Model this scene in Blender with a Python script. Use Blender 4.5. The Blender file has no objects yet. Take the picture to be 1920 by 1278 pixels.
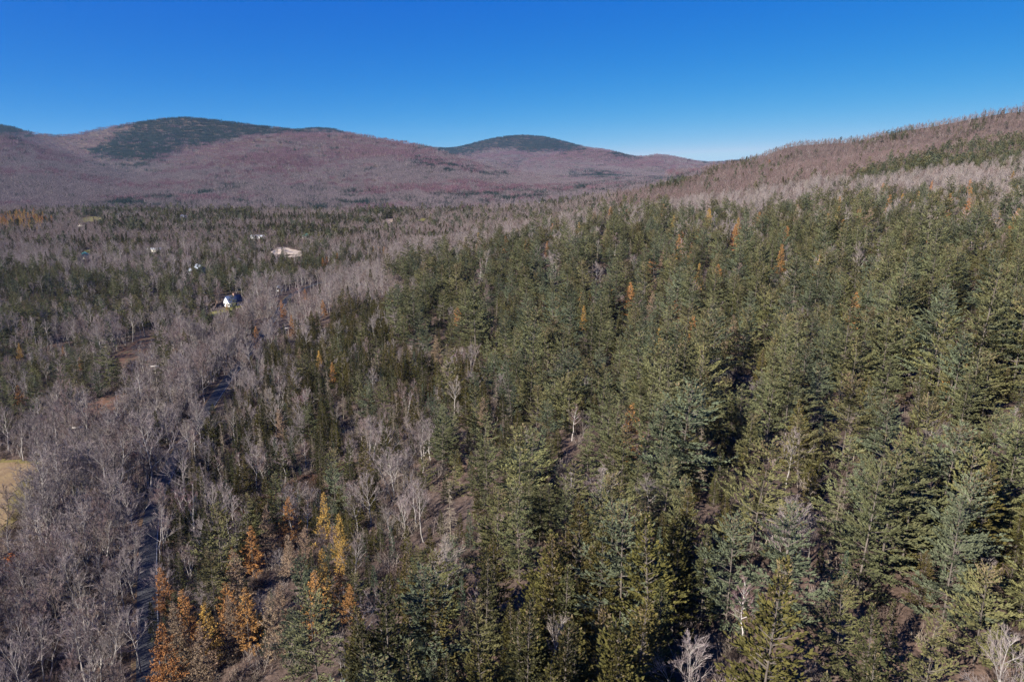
import bpy, math, random
import numpy as np
from mathutils import Vector

# ------------------------------------------------------------------ camera, sky, sun, exposure
S = bpy.context.scene
COL = S.collection
PITCH = math.radians(14.4)
FPX = 1280.0                       # focal length in pixels of a 1920 px wide frame (24 mm on 36 mm)
CAMZ = 88.0
cam_d = bpy.data.cameras.new('camera'); cam_d.sensor_width = 36; cam_d.lens = 24
cam_d.clip_start = 1.0; cam_d.clip_end = 40000
cam = bpy.data.objects.new('camera', cam_d); COL.objects.link(cam)
cam.location = (0, 0, CAMZ); cam.rotation_euler = (math.pi/2 - PITCH, 0, 0)
S.camera = cam

SUN_EL = math.radians(28); SUN_AZ = math.radians(227)      # azimuth clockwise from +Y: behind the camera, to its left
w = bpy.data.worlds.new('World'); S.world = w; w.use_nodes = True
nt = w.node_tree; bg = nt.nodes['Background']
sky = nt.nodes.new('ShaderNodeTexSky'); sky.sky_type = 'NISHITA'; sky.sun_disc = False
sky.sun_elevation = SUN_EL; sky.sun_rotation = SUN_AZ
sky.altitude = 600; sky.air_density = 0.75; sky.dust_density = 0.0; sky.ozone_density = 2.4
tc = nt.nodes.new('ShaderNodeTexCoord'); mp = nt.nodes.new('ShaderNodeMapping'); mp.inputs['Scale'].default_value = (1, 1, 1.9); mp.inputs['Location'].default_value = (0, 0, .10)
vn = nt.nodes.new('ShaderNodeVectorMath'); vn.operation = 'NORMALIZE'
nt.links.new(tc.outputs['Generated'], mp.inputs[0]); nt.links.new(mp.outputs[0], vn.inputs[0]); nt.links.new(vn.outputs[0], sky.inputs[0])
# clear, polarised autumn blue: per-channel contrast on the sky's own radiance, the same over the whole dome
EXPO = 1.25
HAZE = True
sr = nt.nodes.new('ShaderNodeSeparateColor'); cc = nt.nodes.new('ShaderNodeCombineColor'); nt.links.new(sky.outputs[0], sr.inputs[0])
for ch, (k, p) in enumerate(((.0112, 3.4), (.106, 1.14), (.505, .26))):
    mn = nt.nodes.new('ShaderNodeMath'); mn.operation = 'MINIMUM'; mn.inputs[1].default_value = (3.0, 5.2, 8.5)[ch]; nt.links.new(sr.outputs[ch], mn.inputs[0])
    pw_ = nt.nodes.new('ShaderNodeMath'); pw_.operation = 'POWER'; pw_.inputs[1].default_value = p; nt.links.new(mn.outputs[0], pw_.inputs[0])
    ml = nt.nodes.new('ShaderNodeMath'); ml.operation = 'MULTIPLY'; ml.inputs[1].default_value = k*10/2**EXPO; nt.links.new(pw_.outputs[0], ml.inputs[0]); nt.links.new(ml.outputs[0], cc.inputs[ch])
nt.links.new(cc.outputs[0], bg.inputs[0])
bg.inputs[1].default_value = 0.10

sun_d = bpy.data.lights.new('sun', 'SUN'); sun_d.energy = 5.0; sun_d.angle = math.radians(0.53); sun_d.color = (1.0, 0.93, 0.83)
sun = bpy.data.objects.new('sun', sun_d); COL.objects.link(sun)
sdir = Vector((math.sin(SUN_AZ)*math.cos(SUN_EL), math.cos(SUN_AZ)*math.cos(SUN_EL), math.sin(SUN_EL)))
sun.rotation_euler = sdir.to_track_quat('Z', 'Y').to_euler()
sun.location = (-60, -80, 300)
S.view_settings.view_transform = 'Standard'; S.view_settings.look = 'None'
S.view_settings.exposure = EXPO; S.view_settings.gamma = 1.0; S.view_settings.use_curve_mapping = False
S.cycles.max_bounces = 4; S.cycles.diffuse_bounces = 2; S.cycles.glossy_bounces = 1
S.cycles.transmission_bounces = 1; S.cycles.volume_bounces = 0; S.cycles.transparent_max_bounces = 4
S.cycles.use_denoising = True; S.cycles.denoiser = 'OPENIMAGEDENOISE'; S.cycles.denoising_input_passes = 'RGB_ALBEDO_NORMAL'; S.cycles.denoising_prefilter = 'NONE'
rnd = np.random.default_rng(11)

# ------------------------------------------------------------------ projection helpers (survey of the place)
cp, sp = math.cos(PITCH), math.sin(PITCH)
def ray(px, py):
    px = np.asarray(px, float); py = np.asarray(py, float)
    u = (px-960)/FPX; v = (639-py)/FPX
    return u/(cp+v*sp), (-sp+v*cp)/(cp+v*sp)             # x per y, z per y
def project(x, y, z):
    d = y*cp - (z-CAMZ)*sp; up = y*sp + (z-CAMZ)*cp
    d = np.where(d > 1, d, 1)
    return 960+FPX*x/d, 639-FPX*up/d

# ------------------------------------------------------------------ value noise
_tab = np.random.default_rng(5).random((256, 256))
def vnoise(x, y):
    xi = np.floor(x).astype(int); yi = np.floor(y).astype(int); fx = x-xi; fy = y-yi
    fx = fx*fx*(3-2*fx); fy = fy*fy*(3-2*fy)
    a = _tab[xi & 255, yi & 255]; b = _tab[(xi+1) & 255, yi & 255]; c = _tab[xi & 255, (yi+1) & 255]; d = _tab[(xi+1) & 255, (yi+1) & 255]
    return (a*(1-fx)+b*fx)*(1-fy)+(c*(1-fx)+d*fx)*fy
def fbm(x, y, o=4):
    s = 0; a = .5
    for i in range(o):
        s = s+a*vnoise(x*2**i+17*i, y*2**i+31*i); a *= .5
    return s

# ------------------------------------------------------------------ terrain
ctrl = [(-60,96,-84),(-84,145,-84.5),(-113,267,-85),(-148,444,-85),(-139,488,-85),(-125,158,-87),(-300,300,-88),(-300,600,-86),(-100,800,-83),
 (-500,1000,-82),(100,1000,-76),(0,1500,-74),(500,1700,-38),(-1200,1500,-78),(-900,500,-88),(-400,100,-90),(-1500,2500,-70),(0,2500,-72),(900,2600,-60),
 (266,1000,-26),(400,1000,-8),(600,1000,20),(750,1000,38),(280,700,-22),(420,700,-6),(525,700,5),(140,700,-46),(30,700,-66),(-105,700,-83),
 (375,500,-17),(250,500,-34),(110,540,-42),(0,500,-54),(-40,460,-62),(-100,480,-80),(225,300,-32),(120,300,-44),(20,300,-60),(-50,300,-73),(-85,290,-83),
 (112,150,-40),(60,150,-51),(0,150,-64),(-30,150,-75),(-60,150,-83),(44,60,-47),(0,75,-63),(-50,75,-83),(0,-100,-62),(150,0,-30),(-120,0,-86),(300,100,-5),
 (600,400,30),(900,700,70),(-300,-300,-86),(300,-300,0)]
C = np.array(ctrl, float); CC = 45.0
def _phi(d2): return np.sqrt(d2+CC*CC)
_d2 = ((C[:, None, :2]-C[None, :, :2])**2).sum(-1)
_n = len(C); A = np.zeros((_n+1, _n+1)); A[:_n, :_n] = _phi(_d2); A[:_n, _n] = 1; A[_n, :_n] = 1
_W = np.linalg.solve(A, np.append(C[:, 2], 0))
def base_z(x, y):
    xs = np.clip(x, -2600, 2600); ys = np.clip(y, -600, 3000)
    out = np.full(np.shape(x), _W[-1])
    for i in range(_n):
        out = out+_W[i]*np.sqrt((xs-C[i, 0])**2+(ys-C[i, 1])**2+CC*CC)
    return np.clip(out, -95, 160)
# ridges: skyline in the survey, crest distance, foot distance, profile power
RIDGES = [
 ([(-900,200),(-300,235),(-100,222),(0,234),(60,250),(100,255),(145,253),(200,240),(262,229),(340,220),(400,225),(450,232),(545,243),(620,252),(700,275),(800,310),(900,340)], 4600, 2500, 1.5),
 ([(150,345),(230,322),(300,303),(360,284),(420,268),(470,259),(530,252),(600,254),(660,251),(700,259),(780,271),(860,295),(950,320),(1060,337),(1150,350)], 3300, 1500, 1.35),
 ([(-900,180),(-400,232),(-120,240),(0,252),(60,270),(130,290),(200,310),(260,332),(320,350)], 2900, 1450, 1.4),
 ([(500,252),(540,244),(590,239),(625,241),(700,262),(800,300)], 6200, 4700, 1.5),
 ([(700,283),(780,275),(850,279),(880,271),(920,260),(970,253),(1020,256),(1060,266),(1090,275),(1150,285),(1190,294),(1300,302),(1340,305),(1390,299),(1410,301),(1470,308),(1600,316)], 7600, 5000, 1.5),
 ([(960,312),(1020,294),(1060,283),(1110,276),(1150,284),(1190,297),(1215,292),(1240,289),(1290,300),(1350,312),(1420,322)], 6000, 3600, 1.5),
 ([(1240,330),(1300,322),(1360,311),(1400,304),(1435,293),(1470,277),(1520,269),(1600,267),(1650,255),(1700,243),(1760,233),(1830,221),(1900,210),(1960,205),(2200,190),(2700,190)], 1500, 430, 1.2),
]
ROADZ = None
def road_bed(x, y, z):
    z = np.array(z, float); near = (x > -330) & (x < 60) & (y > 20) & (y < 640)
    if not near.any(): return z
    xx = x[near] if x.ndim else x.reshape(1); yy = y[near] if y.ndim else y.reshape(1); dm = np.full(xx.shape, 1e9); zz = np.zeros(xx.shape)
    for c, h in zip(ROAD, ROADZ):
        d = (xx-c[0])**2+(yy-c[1])**2; k = d < dm; dm[k] = d[k]; zz[k] = h
    f = np.clip((np.sqrt(dm)-4.5)/9, 0, 1); f = f*f*(3-2*f)
    if z.ndim: z[near] = zz*(1-f)+z[near]*f
    else: z = (zz*(1-f)+z*f)[0]
    return z
def terrain(x, y):
    x = np.asarray(x, float); y = np.asarray(y, float)
    zb = base_z(x, y)
    zb = zb+(fbm(x/70+3, y/70, 3)-.45)*np.clip((np.hypot(x, y)-60)/300, 0.15, 1)*4.0
    yy = np.maximum(y, 1.0); a = x/yy
    z = zb
    for k, (pts, D, F, pw) in enumerate(RIDGES):
        P = np.array(pts, float); ra, re = ray(P[:, 0], P[:, 1])
        e = np.interp(a, ra, re, left=re[0]-.05, right=re[-1]-(.0 if k == 6 else .05))
        # soften the survey's corners
        for dd in (-.012, .012):
            e = e+np.interp(a+dd, ra, re, left=re[0]-.05, right=re[-1]-(.0 if k == 6 else .05))
        e = e/3
        DD = D*(1+.08*(fbm(a*6+k*9, a*0+k, 2)-.4)) if k != 6 else 1450+(.37-np.clip(a, .3, .9))*700
        t = np.clip((yy-F)/(DD-F), 0, 1)
        s = t**pw*(1-.12*np.sin(np.pi*t))
        rel = e*DD
        gul = (fbm(a*(D/420)+k*5, yy/900+k, 4)-.47)*.36*np.abs(rel+110)*np.sin(np.pi*np.clip(t, 0, 1))**.8
        zl = -85+(rel+85)*s+gul-np.maximum(yy-DD, 0)*.22
        zl = np.where(y > F, zl, -400)
        h = 9.0
        z = np.where(np.abs(z-zl) < h*3, np.maximum(z, zl)+h*.25*np.clip(1-np.abs(z-zl)/(3*h), 0, 1)**2, np.maximum(z, zl))
    z = z+CAMZ
    return road_bed(x, y, z) if ROADZ is not None else z
def hit(px, py, tmax=9000):
    a, e = ray(px, py); ys = np.geomspace(30, tmax, 900)
    zz = terrain(a*ys, ys); d = CAMZ+e*ys-zz
    i = int(np.argmax(d < 0)) if (d < 0).any() else len(ys)-1
    if i > 0 and d[i] < 0:
        t = d[i-1]/(d[i-1]-d[i]); y = ys[i-1]+(ys[i]-ys[i-1])*t
    else: y = ys[i]
    return float(a*y), float(y), float(terrain(a*y, y))
def hits(pts): return [hit(*p) for p in pts]

def smooth_line(pts, n):
    P = np.array(pts, float); d = np.r_[0, np.cumsum(np.linalg.norm(np.diff(P, axis=0), axis=1))]; s = np.linspace(0, d[-1], n)
    L = np.stack([np.interp(s, d, P[:, k]) for k in range(2)], -1)
    for _ in range(int(n*.35)): L[1:-1] = .5*L[1:-1]+.25*(L[:-2]+L[2:])
    return L
road_px = [(283,1440),(279,1278),(276,1120),(277,1010),(287,940),(330,850),(395,760),(443,690),(478,645),(512,600),(530,572),(545,552),(565,543),(590,532),(625,524),(680,512)]
ROAD = smooth_line([hit(*p)[:2] for p in road_px], 220)
_rz = terrain(ROAD[:, 0], ROAD[:, 1])
for _ in range(60): _rz[1:-1] = .5*_rz[1:-1]+.25*(_rz[:-2]+_rz[2:])
ROADZ = _rz
# ------------------------------------------------------------------ materials
def mat(name, col, var=.12, hue=.0, rough=.9, noise=None, col2=None, scale=.4, dim=.78):
    m = bpy.data.materials.new(name); m.use_nodes = True; t = m.node_tree; b = t.nodes['Principled BSDF']
    b.inputs['Roughness'].default_value = rough; b.inputs['Specular IOR Level'].default_value = .15
    if dim != 1: col = tuple(v*dim for v in col); col2 = None if col2 is None else tuple(v*dim for v in col2)
    c = t.nodes.new('ShaderNodeRGB'); c.outputs[0].default_value = (*col, 1); out = c.outputs[0]
    if col2 is not None:
        g = t.nodes.new('ShaderNodeTexCoord'); n = t.nodes.new('ShaderNodeTexNoise'); n.inputs['Scale'].default_value = scale; n.inputs['Detail'].default_value = 3
        t.links.new(g.outputs['Object'], n.inputs['Vector'])
        r = t.nodes.new('ShaderNodeMapRange'); r.inputs[1].default_value = .38; r.inputs[2].default_value = .62
        t.links.new(n.outputs[0], r.inputs[0])
        mx = t.nodes.new('ShaderNodeMix'); mx.data_type = 'RGBA'; t.links.new(r.outputs[0], mx.inputs[0]); t.links.new(out, mx.inputs[6]); mx.inputs[7].default_value = (*col2, 1)
        out = mx.outputs[2]
    if var or hue:
        oi = t.nodes.new('ShaderNodeObjectInfo'); h = t.nodes.new('ShaderNodeHueSaturation')
        mr = t.nodes.new('ShaderNodeMapRange'); mr.inputs[3].default_value = 1-var*1.6; mr.inputs[4].default_value = 1+var*1.6
        t.links.new(oi.outputs['Random'], mr.inputs[0]); t.links.new(mr.outputs[0], h.inputs['Value'])
        fr = t.nodes.new('ShaderNodeMath'); fr.operation = 'MULTIPLY'; fr.inputs[1].default_value = 7.31; t.links.new(oi.outputs['Random'], fr.inputs[0])
        f2 = t.nodes.new('ShaderNodeMath'); f2.operation = 'FRACT'; t.links.new(fr.outputs[0], f2.inputs[0])
        m2 = t.nodes.new('ShaderNodeMapRange'); m2.inputs[3].default_value = .5-hue; m2.inputs[4].default_value = .5+hue
        t.links.new(f2.outputs[0], m2.inputs[0]); t.links.new(m2.outputs[0], h.inputs['Hue']); t.links.new(out, h.inputs['Color']); out = h.outputs[0]
    t.links.new(out, b.inputs['Base Color'])
    return m
M = {}
M['pine_a'] = mat('pine_needles_grey_green', (.144,.146,.068), .16, .012, col2=(.110,.115,.056), scale=.5)
M['pine_b'] = mat('pine_needles_yellow_green', (.158,.148,.062), .16, .012, col2=(.122,.120,.052), scale=.5)
M['pine_c'] = mat('pine_needles_blue_green', (.124,.142,.084), .14, .01, col2=(.097,.113,.069), scale=.5)
M['spruce_a'] = mat('spruce_needles_olive', (.100,.084,.024), .18, .012, col2=(.076,.068,.022), scale=.6)
M['spruce_b'] = mat('spruce_needles_dark', (.070,.069,.027), .18, .012, col2=(.053,.054,.023), scale=.6)
M['fir'] = mat('fir_needles', (.085,.112,.070), .18, .02, col2=(.064,.086,.054), scale=.6)
M['cone'] = mat('cones_and_old_needles', (.165,.125,.070), .15, .01)
M['larch_a'] = mat('larch_needles_orange', (.47,.225,.075), .14, .008, col2=(.37,.19,.075), scale=.6)
M['larch_b'] = mat('larch_needles_gold', (.52,.32,.08), .14, .006, col2=(.42,.26,.08), scale=.6)
M['larch_c'] = mat('larch_needles_faded', (.30,.205,.135), .14, .01, col2=(.24,.175,.12), scale=.6)
M['red'] = mat('leaves_rust', (.30,.10,.035), .14, .012, col2=(.22,.08,.03), scale=.5)
M['bark'] = mat('bark_grey_brown', (.165,.14,.12), .12, .0, col2=(.11,.092,.078), scale=1.2)
M['bark_pale'] = mat('bark_pale_grey', (.42,.385,.355), .12, .0, col2=(.30,.27,.245), scale=1.2)
M['bark_birch'] = mat('bark_birch_white', (.62,.58,.54), .08, .0, col2=(.45,.41,.38), scale=1.5)
M['twig'] = mat('twigs_grey_mauve', (.275,.225,.216), .16, .012)
M['twig_b'] = mat('twigs_warm_grey', (.285,.236,.204), .16, .012)
M['twig_c'] = mat('twigs_red_brown', (.25,.182,.166), .16, .015)
M['far_twig_b'] = mat('far_twigs_lilac_grey', (.176,.140,.152), .10, .012)
M['rust_brush'] = mat('rusty_brush', (.17,.085,.05), .2, .02)
M['twig_d'] = mat('twigs_dark_red_brown', (.205,.140,.132), .14, .012)
M['twig_birch'] = mat('twigs_birch', (.24,.155,.15), .12, .01)
M['dead'] = mat('dead_wood', (.27,.225,.175), .16, .01, col2=(.20,.16,.12), scale=1.0)
M['far_twig'] = mat('far_twigs_mauve', (.160,.087,.110), .10, .012)
M['far_conifer'] = mat('far_conifers', (.033,.050,.046), .14, .012)
M['brush'] = mat('brush_stems', (.115,.085,.070), .2, .02)

def ground_mat():
    m = bpy.data.materials.new('forest_floor'); m.use_nodes = True; t = m.node_tree; b = t.nodes['Principled BSDF']
    b.inputs['Roughness'].default_value = .95; b.inputs['Specular IOR Level'].default_value = .1
    g = t.nodes.new('ShaderNodeNewGeometry')
    def noise(s, d=4):
        n = t.nodes.new('ShaderNodeTexNoise'); n.inputs['Scale'].default_value = s; n.inputs['Detail'].default_value = d; t.links.new(g.outputs['Position'], n.inputs['Vector']); return n.outputs[0]
    def ramp(src, stops):
        r = t.nodes.new('ShaderNodeValToRGB'); t.links.new(src, r.inputs[0])
        while len(r.color_ramp.elements) < len(stops): r.color_ramp.elements.new(.5)
        for e, (p, c) in zip(r.color_ramp.elements, stops): e.position = p; e.color = (*c, 1)
        return r.outputs[0]
    c1 = ramp(noise(.045, 6), [(.3,(.068,.052,.045)),(.48,(.090,.068,.058)),(.62,(.112,.080,.064)),(.75,(.085,.074,.053))])
    c2 = ramp(noise(1.3, 5), [(.3,(.55,.5,.48)),(.7,(1.25,1.2,1.15))])
    mx = t.nodes.new('ShaderNodeMix'); mx.data_type = 'RGBA'; mx.blend_type = 'MULTIPLY'; mx.inputs[0].default_value = 1
    t.links.new(c1, mx.inputs[6]); t.links.new(c2, mx.inputs[7]); t.links.new(mx.outputs[2], b.inputs['Base Color'])
    bp = t.nodes.new('ShaderNodeBump'); bp.inputs['Strength'].default_value = .8; bp.inputs['Distance'].default_value = .6
    t.links.new(noise(.9, 5), bp.inputs['Height']); t.links.new(bp.outputs[0], b.inputs['Normal'])
    return m
def field_mat(name, cols, s1=.12, s2=1.5, rough=.95):
    m = bpy.data.materials.new(name); m.use_nodes = True; t = m.node_tree; b = t.nodes['Principled BSDF']; b.inputs['Roughness'].default_value = rough
    b.inputs['Specular IOR Level'].default_value = .1
    g = t.nodes.new('ShaderNodeNewGeometry')
    mp = t.nodes.new('ShaderNodeMapping'); mp.inputs['Rotation'].default_value = (0, 0, .5); mp.inputs['Scale'].default_value = (1, .35, 1)
    t.links.new(g.outputs['Position'], mp.inputs[0])
    n = t.nodes.new('ShaderNodeTexNoise'); n.inputs['Scale'].default_value = s1; n.inputs['Detail'].default_value = 8; n.inputs['Roughness'].default_value = .65; t.links.new(mp.outputs[0], n.inputs['Vector'])
    r = t.nodes.new('ShaderNodeValToRGB'); t.links.new(n.outputs[0], r.inputs[0])
    while len(r.color_ramp.elements) < len(cols): r.color_ramp.elements.new(.5)
    for i, (e, c) in enumerate(zip(r.color_ramp.elements, cols)): e.position = .32+.36*i/max(1, len(cols)-1); e.color = (c[0]*.8, c[1]*.8, c[2]*.8, 1)
    t.links.new(r.outputs[0], b.inputs['Base Color'])
    n2 = t.nodes.new('ShaderNodeTexNoise'); n2.inputs['Scale'].default_value = s2; n2.inputs['Detail'].default_value = 4; t.links.new(g.outputs['Position'], n2.inputs['Vector'])
    bp = t.nodes.new('ShaderNodeBump'); bp.inputs['Strength'].default_value = .6; bp.inputs['Distance'].default_value = .3
    t.links.new(n2.outputs[0], bp.inputs['Height']); t.links.new(bp.outputs[0], b.inputs['Normal'])
    return m

# ------------------------------------------------------------------ mesh helpers
def mesh_from(name, V, Q=None, T=None, mats=(), qm=None, tm=None, smooth=False):
    V = np.asarray(V, np.float32).reshape(-1, 3)
    Q = np.zeros((0, 4), np.int32) if Q is None else np.asarray(Q, np.int32).reshape(-1, 4)
    T = np.zeros((0, 3), np.int32) if T is None else np.asarray(T, np.int32).reshape(-1, 3)
    me = bpy.data.meshes.new(name)
    me.vertices.add(len(V)); me.vertices.foreach_set('co', V.ravel())
    nl = Q.size+T.size; me.loops.add(nl); me.loops.foreach_set('vertex_index', np.concatenate([Q.ravel(), T.ravel()]))
    me.polygons.add(len(Q)+len(T))
    me.polygons.foreach_set('loop_start', np.concatenate([np.arange(len(Q))*4, Q.size+np.arange(len(T))*3]).astype(np.int32))
    for m in mats: me.materials.append(m)
    mi = np.concatenate([np.zeros(len(Q), np.int32) if qm is None else qm, np.zeros(len(T), np.int32) if tm is None else tm]).astype(np.int32)
    me.polygons.foreach_set('material_index', mi)
    me.update(calc_edges=True); me.validate()
    if smooth: me.polygons.foreach_set('use_smooth', np.ones(len(me.polygons), bool))
    return me
def link(name, me, parent=None):
    o = bpy.data.objects.new(name, me); COL.objects.link(o)
    if parent is not None: o.parent = parent
    return o
def tag(o, label=None, cat=None, group=None, kind=None):
    if label: o['label'] = label
    if cat: o['category'] = cat
    if group: o['group'] = group
    if kind: o['kind'] = kind
    return o
def empty(name, loc, rz=0):
    o = bpy.data.objects.new(name, None); COL.objects.link(o); o.empty_display_size = .5
    o.location = loc; o.rotation_euler = (0, 0, rz); return o

class G:
    """collects quads; each with a material key"""
    def __init__(s): s.V = []; s.Q = []; s.K = []; s.n = 0
    def quads(s, P, key):                       # P: (n,4,3)
        P = np.asarray(P, np.float32).reshape(-1, 4, 3); n = len(P)
        if n == 0: return
        s.V.append(P.reshape(-1, 3)); s.Q.append(s.n+np.arange(n*4).reshape(-1, 4)); s.K += [key]*n; s.n += n*4
    def tube(s, pts, rad, key, sides=5):
        pts = np.asarray(pts, float); k = len(pts); rad = np.broadcast_to(rad, k)
        d = np.gradient(pts, axis=0); d /= np.linalg.norm(d, axis=1)[:, None]+1e-9
        ref = np.where(np.abs(d[:, 2:3]) > .9, np.array([[1., 0, 0]]), np.array([[0, 0, 1.]]))
        u = np.cross(d, ref); u /= np.linalg.norm(u, axis=1)[:, None]; v = np.cross(d, u)
        an = np.arange(sides)*2*np.pi/sides
        R = pts[:, None]+rad[:, None, None]*(u[:, None]*np.cos(an)[None, :, None]+v[:, None]*np.sin(an)[None, :, None])
        idx = s.n+np.arange(k*sides).reshape(k, sides); q = np.stack([idx[:-1], np.roll(idx, -1, 1)[:-1], np.roll(idx, -1, 1)[1:], idx[1:]], -1).reshape(-1, 4)
        s.V.append(R.reshape(-1, 3).astype(np.float32)); s.Q.append(q); s.K += [key]*len(q); s.n += k*sides
    def arrays(s):
        if not s.V: return np.zeros((0, 3)), np.zeros((0, 4), int), []
        return np.concatenate(s.V), np.concatenate(s.Q), s.K
    def mesh(s, name):
        V, Q, K = s.arrays(); keys = sorted(set(K)); ix = {k: i for i, k in enumerate(keys)}
        return mesh_from(name, V, Q, mats=[M[k] for k in keys], qm=np.array([ix[k] for k in K], np.int32))
def merged(a, b):
    g = G()
    for x in (a, b):
        V, Q, K = x.arrays(); g.V.append(V); g.Q.append(Q+g.n); g.K += K; g.n += len(V)
    return g

def norm(v): return v/(np.linalg.norm(v, axis=-1, keepdims=True)+1e-9)
def blades(r, p, d, ln, wd, flat=.0):
    """thin leaf-shaped quads from p along d; flat: 0 random roll, 1 lies level"""
    n = len(p); rv = norm(r.normal(size=(n, 3))); side = np.cross(d, rv)
    if flat > 0:
        lev = np.cross(d, np.tile([0, 0, 1.], (n, 1))); side = side*(1-flat)+norm(lev)*flat
    side = norm(side); ln = np.broadcast_to(ln, n)[:, None]; wd = np.broadcast_to(wd, n)[:, None]
    a = p; b = p+d*ln*.45+side*wd*.5; c = p+d*ln; e = p+d*ln*.45-side*wd*.5
    return np.stack([a, b, c, e], 1)
def ribbons(r, p, q, w0, w1):
    d = norm(q-p); side = norm(np.cross(d, norm(r.normal(size=p.shape)))); w0 = np.broadcast_to(w0, len(p))[:, None]/2; w1 = np.broadcast_to(w1, len(p))[:, None]/2
    return np.stack([p-side*w0, p+side*w0, q+side*w1, q-side*w1], 1)

# ------------------------------------------------------------------ trees
def conifer(seed, H, R, base, gap, per, prof, el0, el1, curve, nbl, nbd, tl, tw, flat, key, wood='bark', cone=0., lean=.0, irr=.35, skip=.08, lod=1., updr=.25, blen=.42, ang=.85, zj=.1, loose=.25):
    r = np.random.default_rng(seed); tr = G(); cr = G(); rt = H*.0085
    bend = r.normal(size=2)*lean*H
    def ax(z): t = z/H; return np.stack([bend[0]*t*t, bend[1]*t*t, z], -1)
    zs = np.linspace(0, H, 9); tr.tube(ax(zs), np.maximum(rt*(1-zs/H)**.85, .025), wood, 6 if lod >= 1 else 4)
    hs_ = []; z = H*base
    while z < H-.25:
        hs_.append(z); z += gap*(1-.5*(z/H))*r.uniform(.8, 1.2)
    hb = np.repeat(hs_, per); n = len(hb); keep = r.random(n) > skip; hb = hb[keep]; n = len(hb)
    hb = np.clip(hb+r.normal(size=n)*gap*zj, H*base*.9, H-.15)
    t = np.clip((hb-H*base)/(H*(1-base)), 0, 1); az = r.uniform(0, 2*np.pi, n)
    sect = 1+irr*.6*np.sin(az*2+r.uniform(0, 6))*np.sin(t*6+r.uniform(0, 6))
    L = np.maximum(R*prof(t)*r.uniform(1-irr, 1+irr*.55, n)*sect, .25); el = el0+(el1-el0)*t**.9+r.normal(size=n)*.09
    dh = np.stack([np.cos(az), np.sin(az), 0*az], -1); P0 = ax(hb); up = np.array([0, 0, 1.])
    def bp(i, q): return P0[i]+dh[i]*(L[i]*q*np.cos(el[i]))[:, None]+up*(L[i]*(np.sin(el[i])*q+curve*q*q))[:, None]
    I = np.arange(n); cr.quads(ribbons(r, P0, bp(I, np.full(n, .6)), .05+.012*L, .035), wood)
    # branchlets fanned to both sides of every branch, plus one that ends it
    cnt = np.maximum(np.round(nbl*L).astype(int), 2); i = np.repeat(I, cnt); m = len(i); q0 = np.clip(.12*(1-t[i]), 0, .12); q = q0+(1-q0)*r.random(m)**.8
    i = np.r_[i, I]; q = np.r_[q, np.full(n, .86)]; endb = np.r_[np.zeros(m, bool), np.ones(n, bool)]; m = len(i)
    dirb = norm(dh[i]*np.cos(el[i])[:, None]+up*(np.sin(el[i])+2*curve*q)[:, None]); lat = np.stack([-dh[i][:, 1], dh[i][:, 0], 0*q], -1)*np.where(r.random(m) < .5, 1, -1)[:, None]
    aa = np.where(endb, r.normal(size=m)*.12, ang*r.uniform(.6, 1.25, m)); bd = norm(dirb*np.cos(aa)[:, None]+lat*np.sin(aa)[:, None]+up*(updr*.5+r.normal(size=m)*loose*.7)[:, None])
    bl = np.where(endb, .30*L[i]+.12, blen*L[i]*(1.18-q)*r.uniform(.6, 1.2, m)+.15); b0 = bp(i, q)
    # needle brushes
    k = np.maximum(np.round(nbd*bl).astype(int), 2); j = np.repeat(np.arange(m), k); w = r.random(len(j)); p = b0[j]+bd[j]*(bl[j]*w)[:, None]
    d = norm(bd[j]+r.normal(size=(len(j), 3))*loose*2+up*updr); sz = r.uniform(.7, 1.25, len(j))*(.75+.25*np.clip(L[i[j]]/(.4*R), 0, 1)); Q = blades(r, p, d, tl*sz, tw*sz, flat)
    isc = r.random(len(j)) < cone*np.clip((t[i[j]]-.66)/.25, 0, 1); cr.quads(Q[~isc], key); cr.quads(Q[isc], 'cone')
    k = max(int(14*lod), 5); zz = H-r.random(k)**1.3*gap*1.5; az2 = r.uniform(0, 6.28, k)
    cr.quads(blades(r, ax(zz), norm(np.stack([np.cos(az2)*.6, np.sin(az2)*.6, np.full(k, .8)], -1)), tl*.9, tw*.9, 0), key)
    k = int(10*lod)
    if k and base > .2:
        zz = r.uniform(H*.08, H*base, k); az2 = r.uniform(0, 6.28, k); e = ax(zz)+np.stack([np.cos(az2), np.sin(az2), 0*az2-.1], -1)*r.uniform(.5, 1.6, k)[:, None]; tr.quads(ribbons(r, ax(zz), e, .06, .02), wood)
    return tr, cr
pine_prof = lambda t: np.minimum(1, .72+1.2*t)*np.clip(1-t, 0, 1)**.60
spr_prof = lambda t: np.clip(1-t, 0, 1)**.80*.97+.03
fir_prof = lambda t: np.clip(1-t, 0, 1)**.95*.95+.05
def pine(seed, key, H=20, R=4.8, base=.18, cone=.3, lod=1.):
    if lod >= 1: return conifer(seed, H, R, base, 2.0, 9, pine_prof, -.04, .58, .13, 3.0, 13.0, .43, .155, .5, key, 'bark', cone, .012, .42, .12, 1, .10, .34, .72, .10, .13)
    return conifer(seed, H, R, base, 2.1, 7, pine_prof, -.04, .58, .13, 1.3, 2.2, 1.2, .62, .6, key, 'bark', cone, .012, .42, .12, lod, .10, .36, .80, .10, .12)
def spruce(seed, key, H=15, R=2.5, base=.05, cone=.2, lod=1.):
    if lod >= 1: return conifer(seed, H, R, base, .66, 6, spr_prof, -.08, .75, .13, 3.4, 8.5, .38, .175, .45, key, 'bark', cone, .006, .34, .05, 1, .12, .36, .62, .2, .12)
    return conifer(seed, H, R, base, .95, 5, spr_prof, -.08, .75, .13, 1.5, 2.4, .85, .46, .5, key, 'bark', cone, .006, .32, .05, lod, .12, .38, .62, .2, .12)
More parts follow.
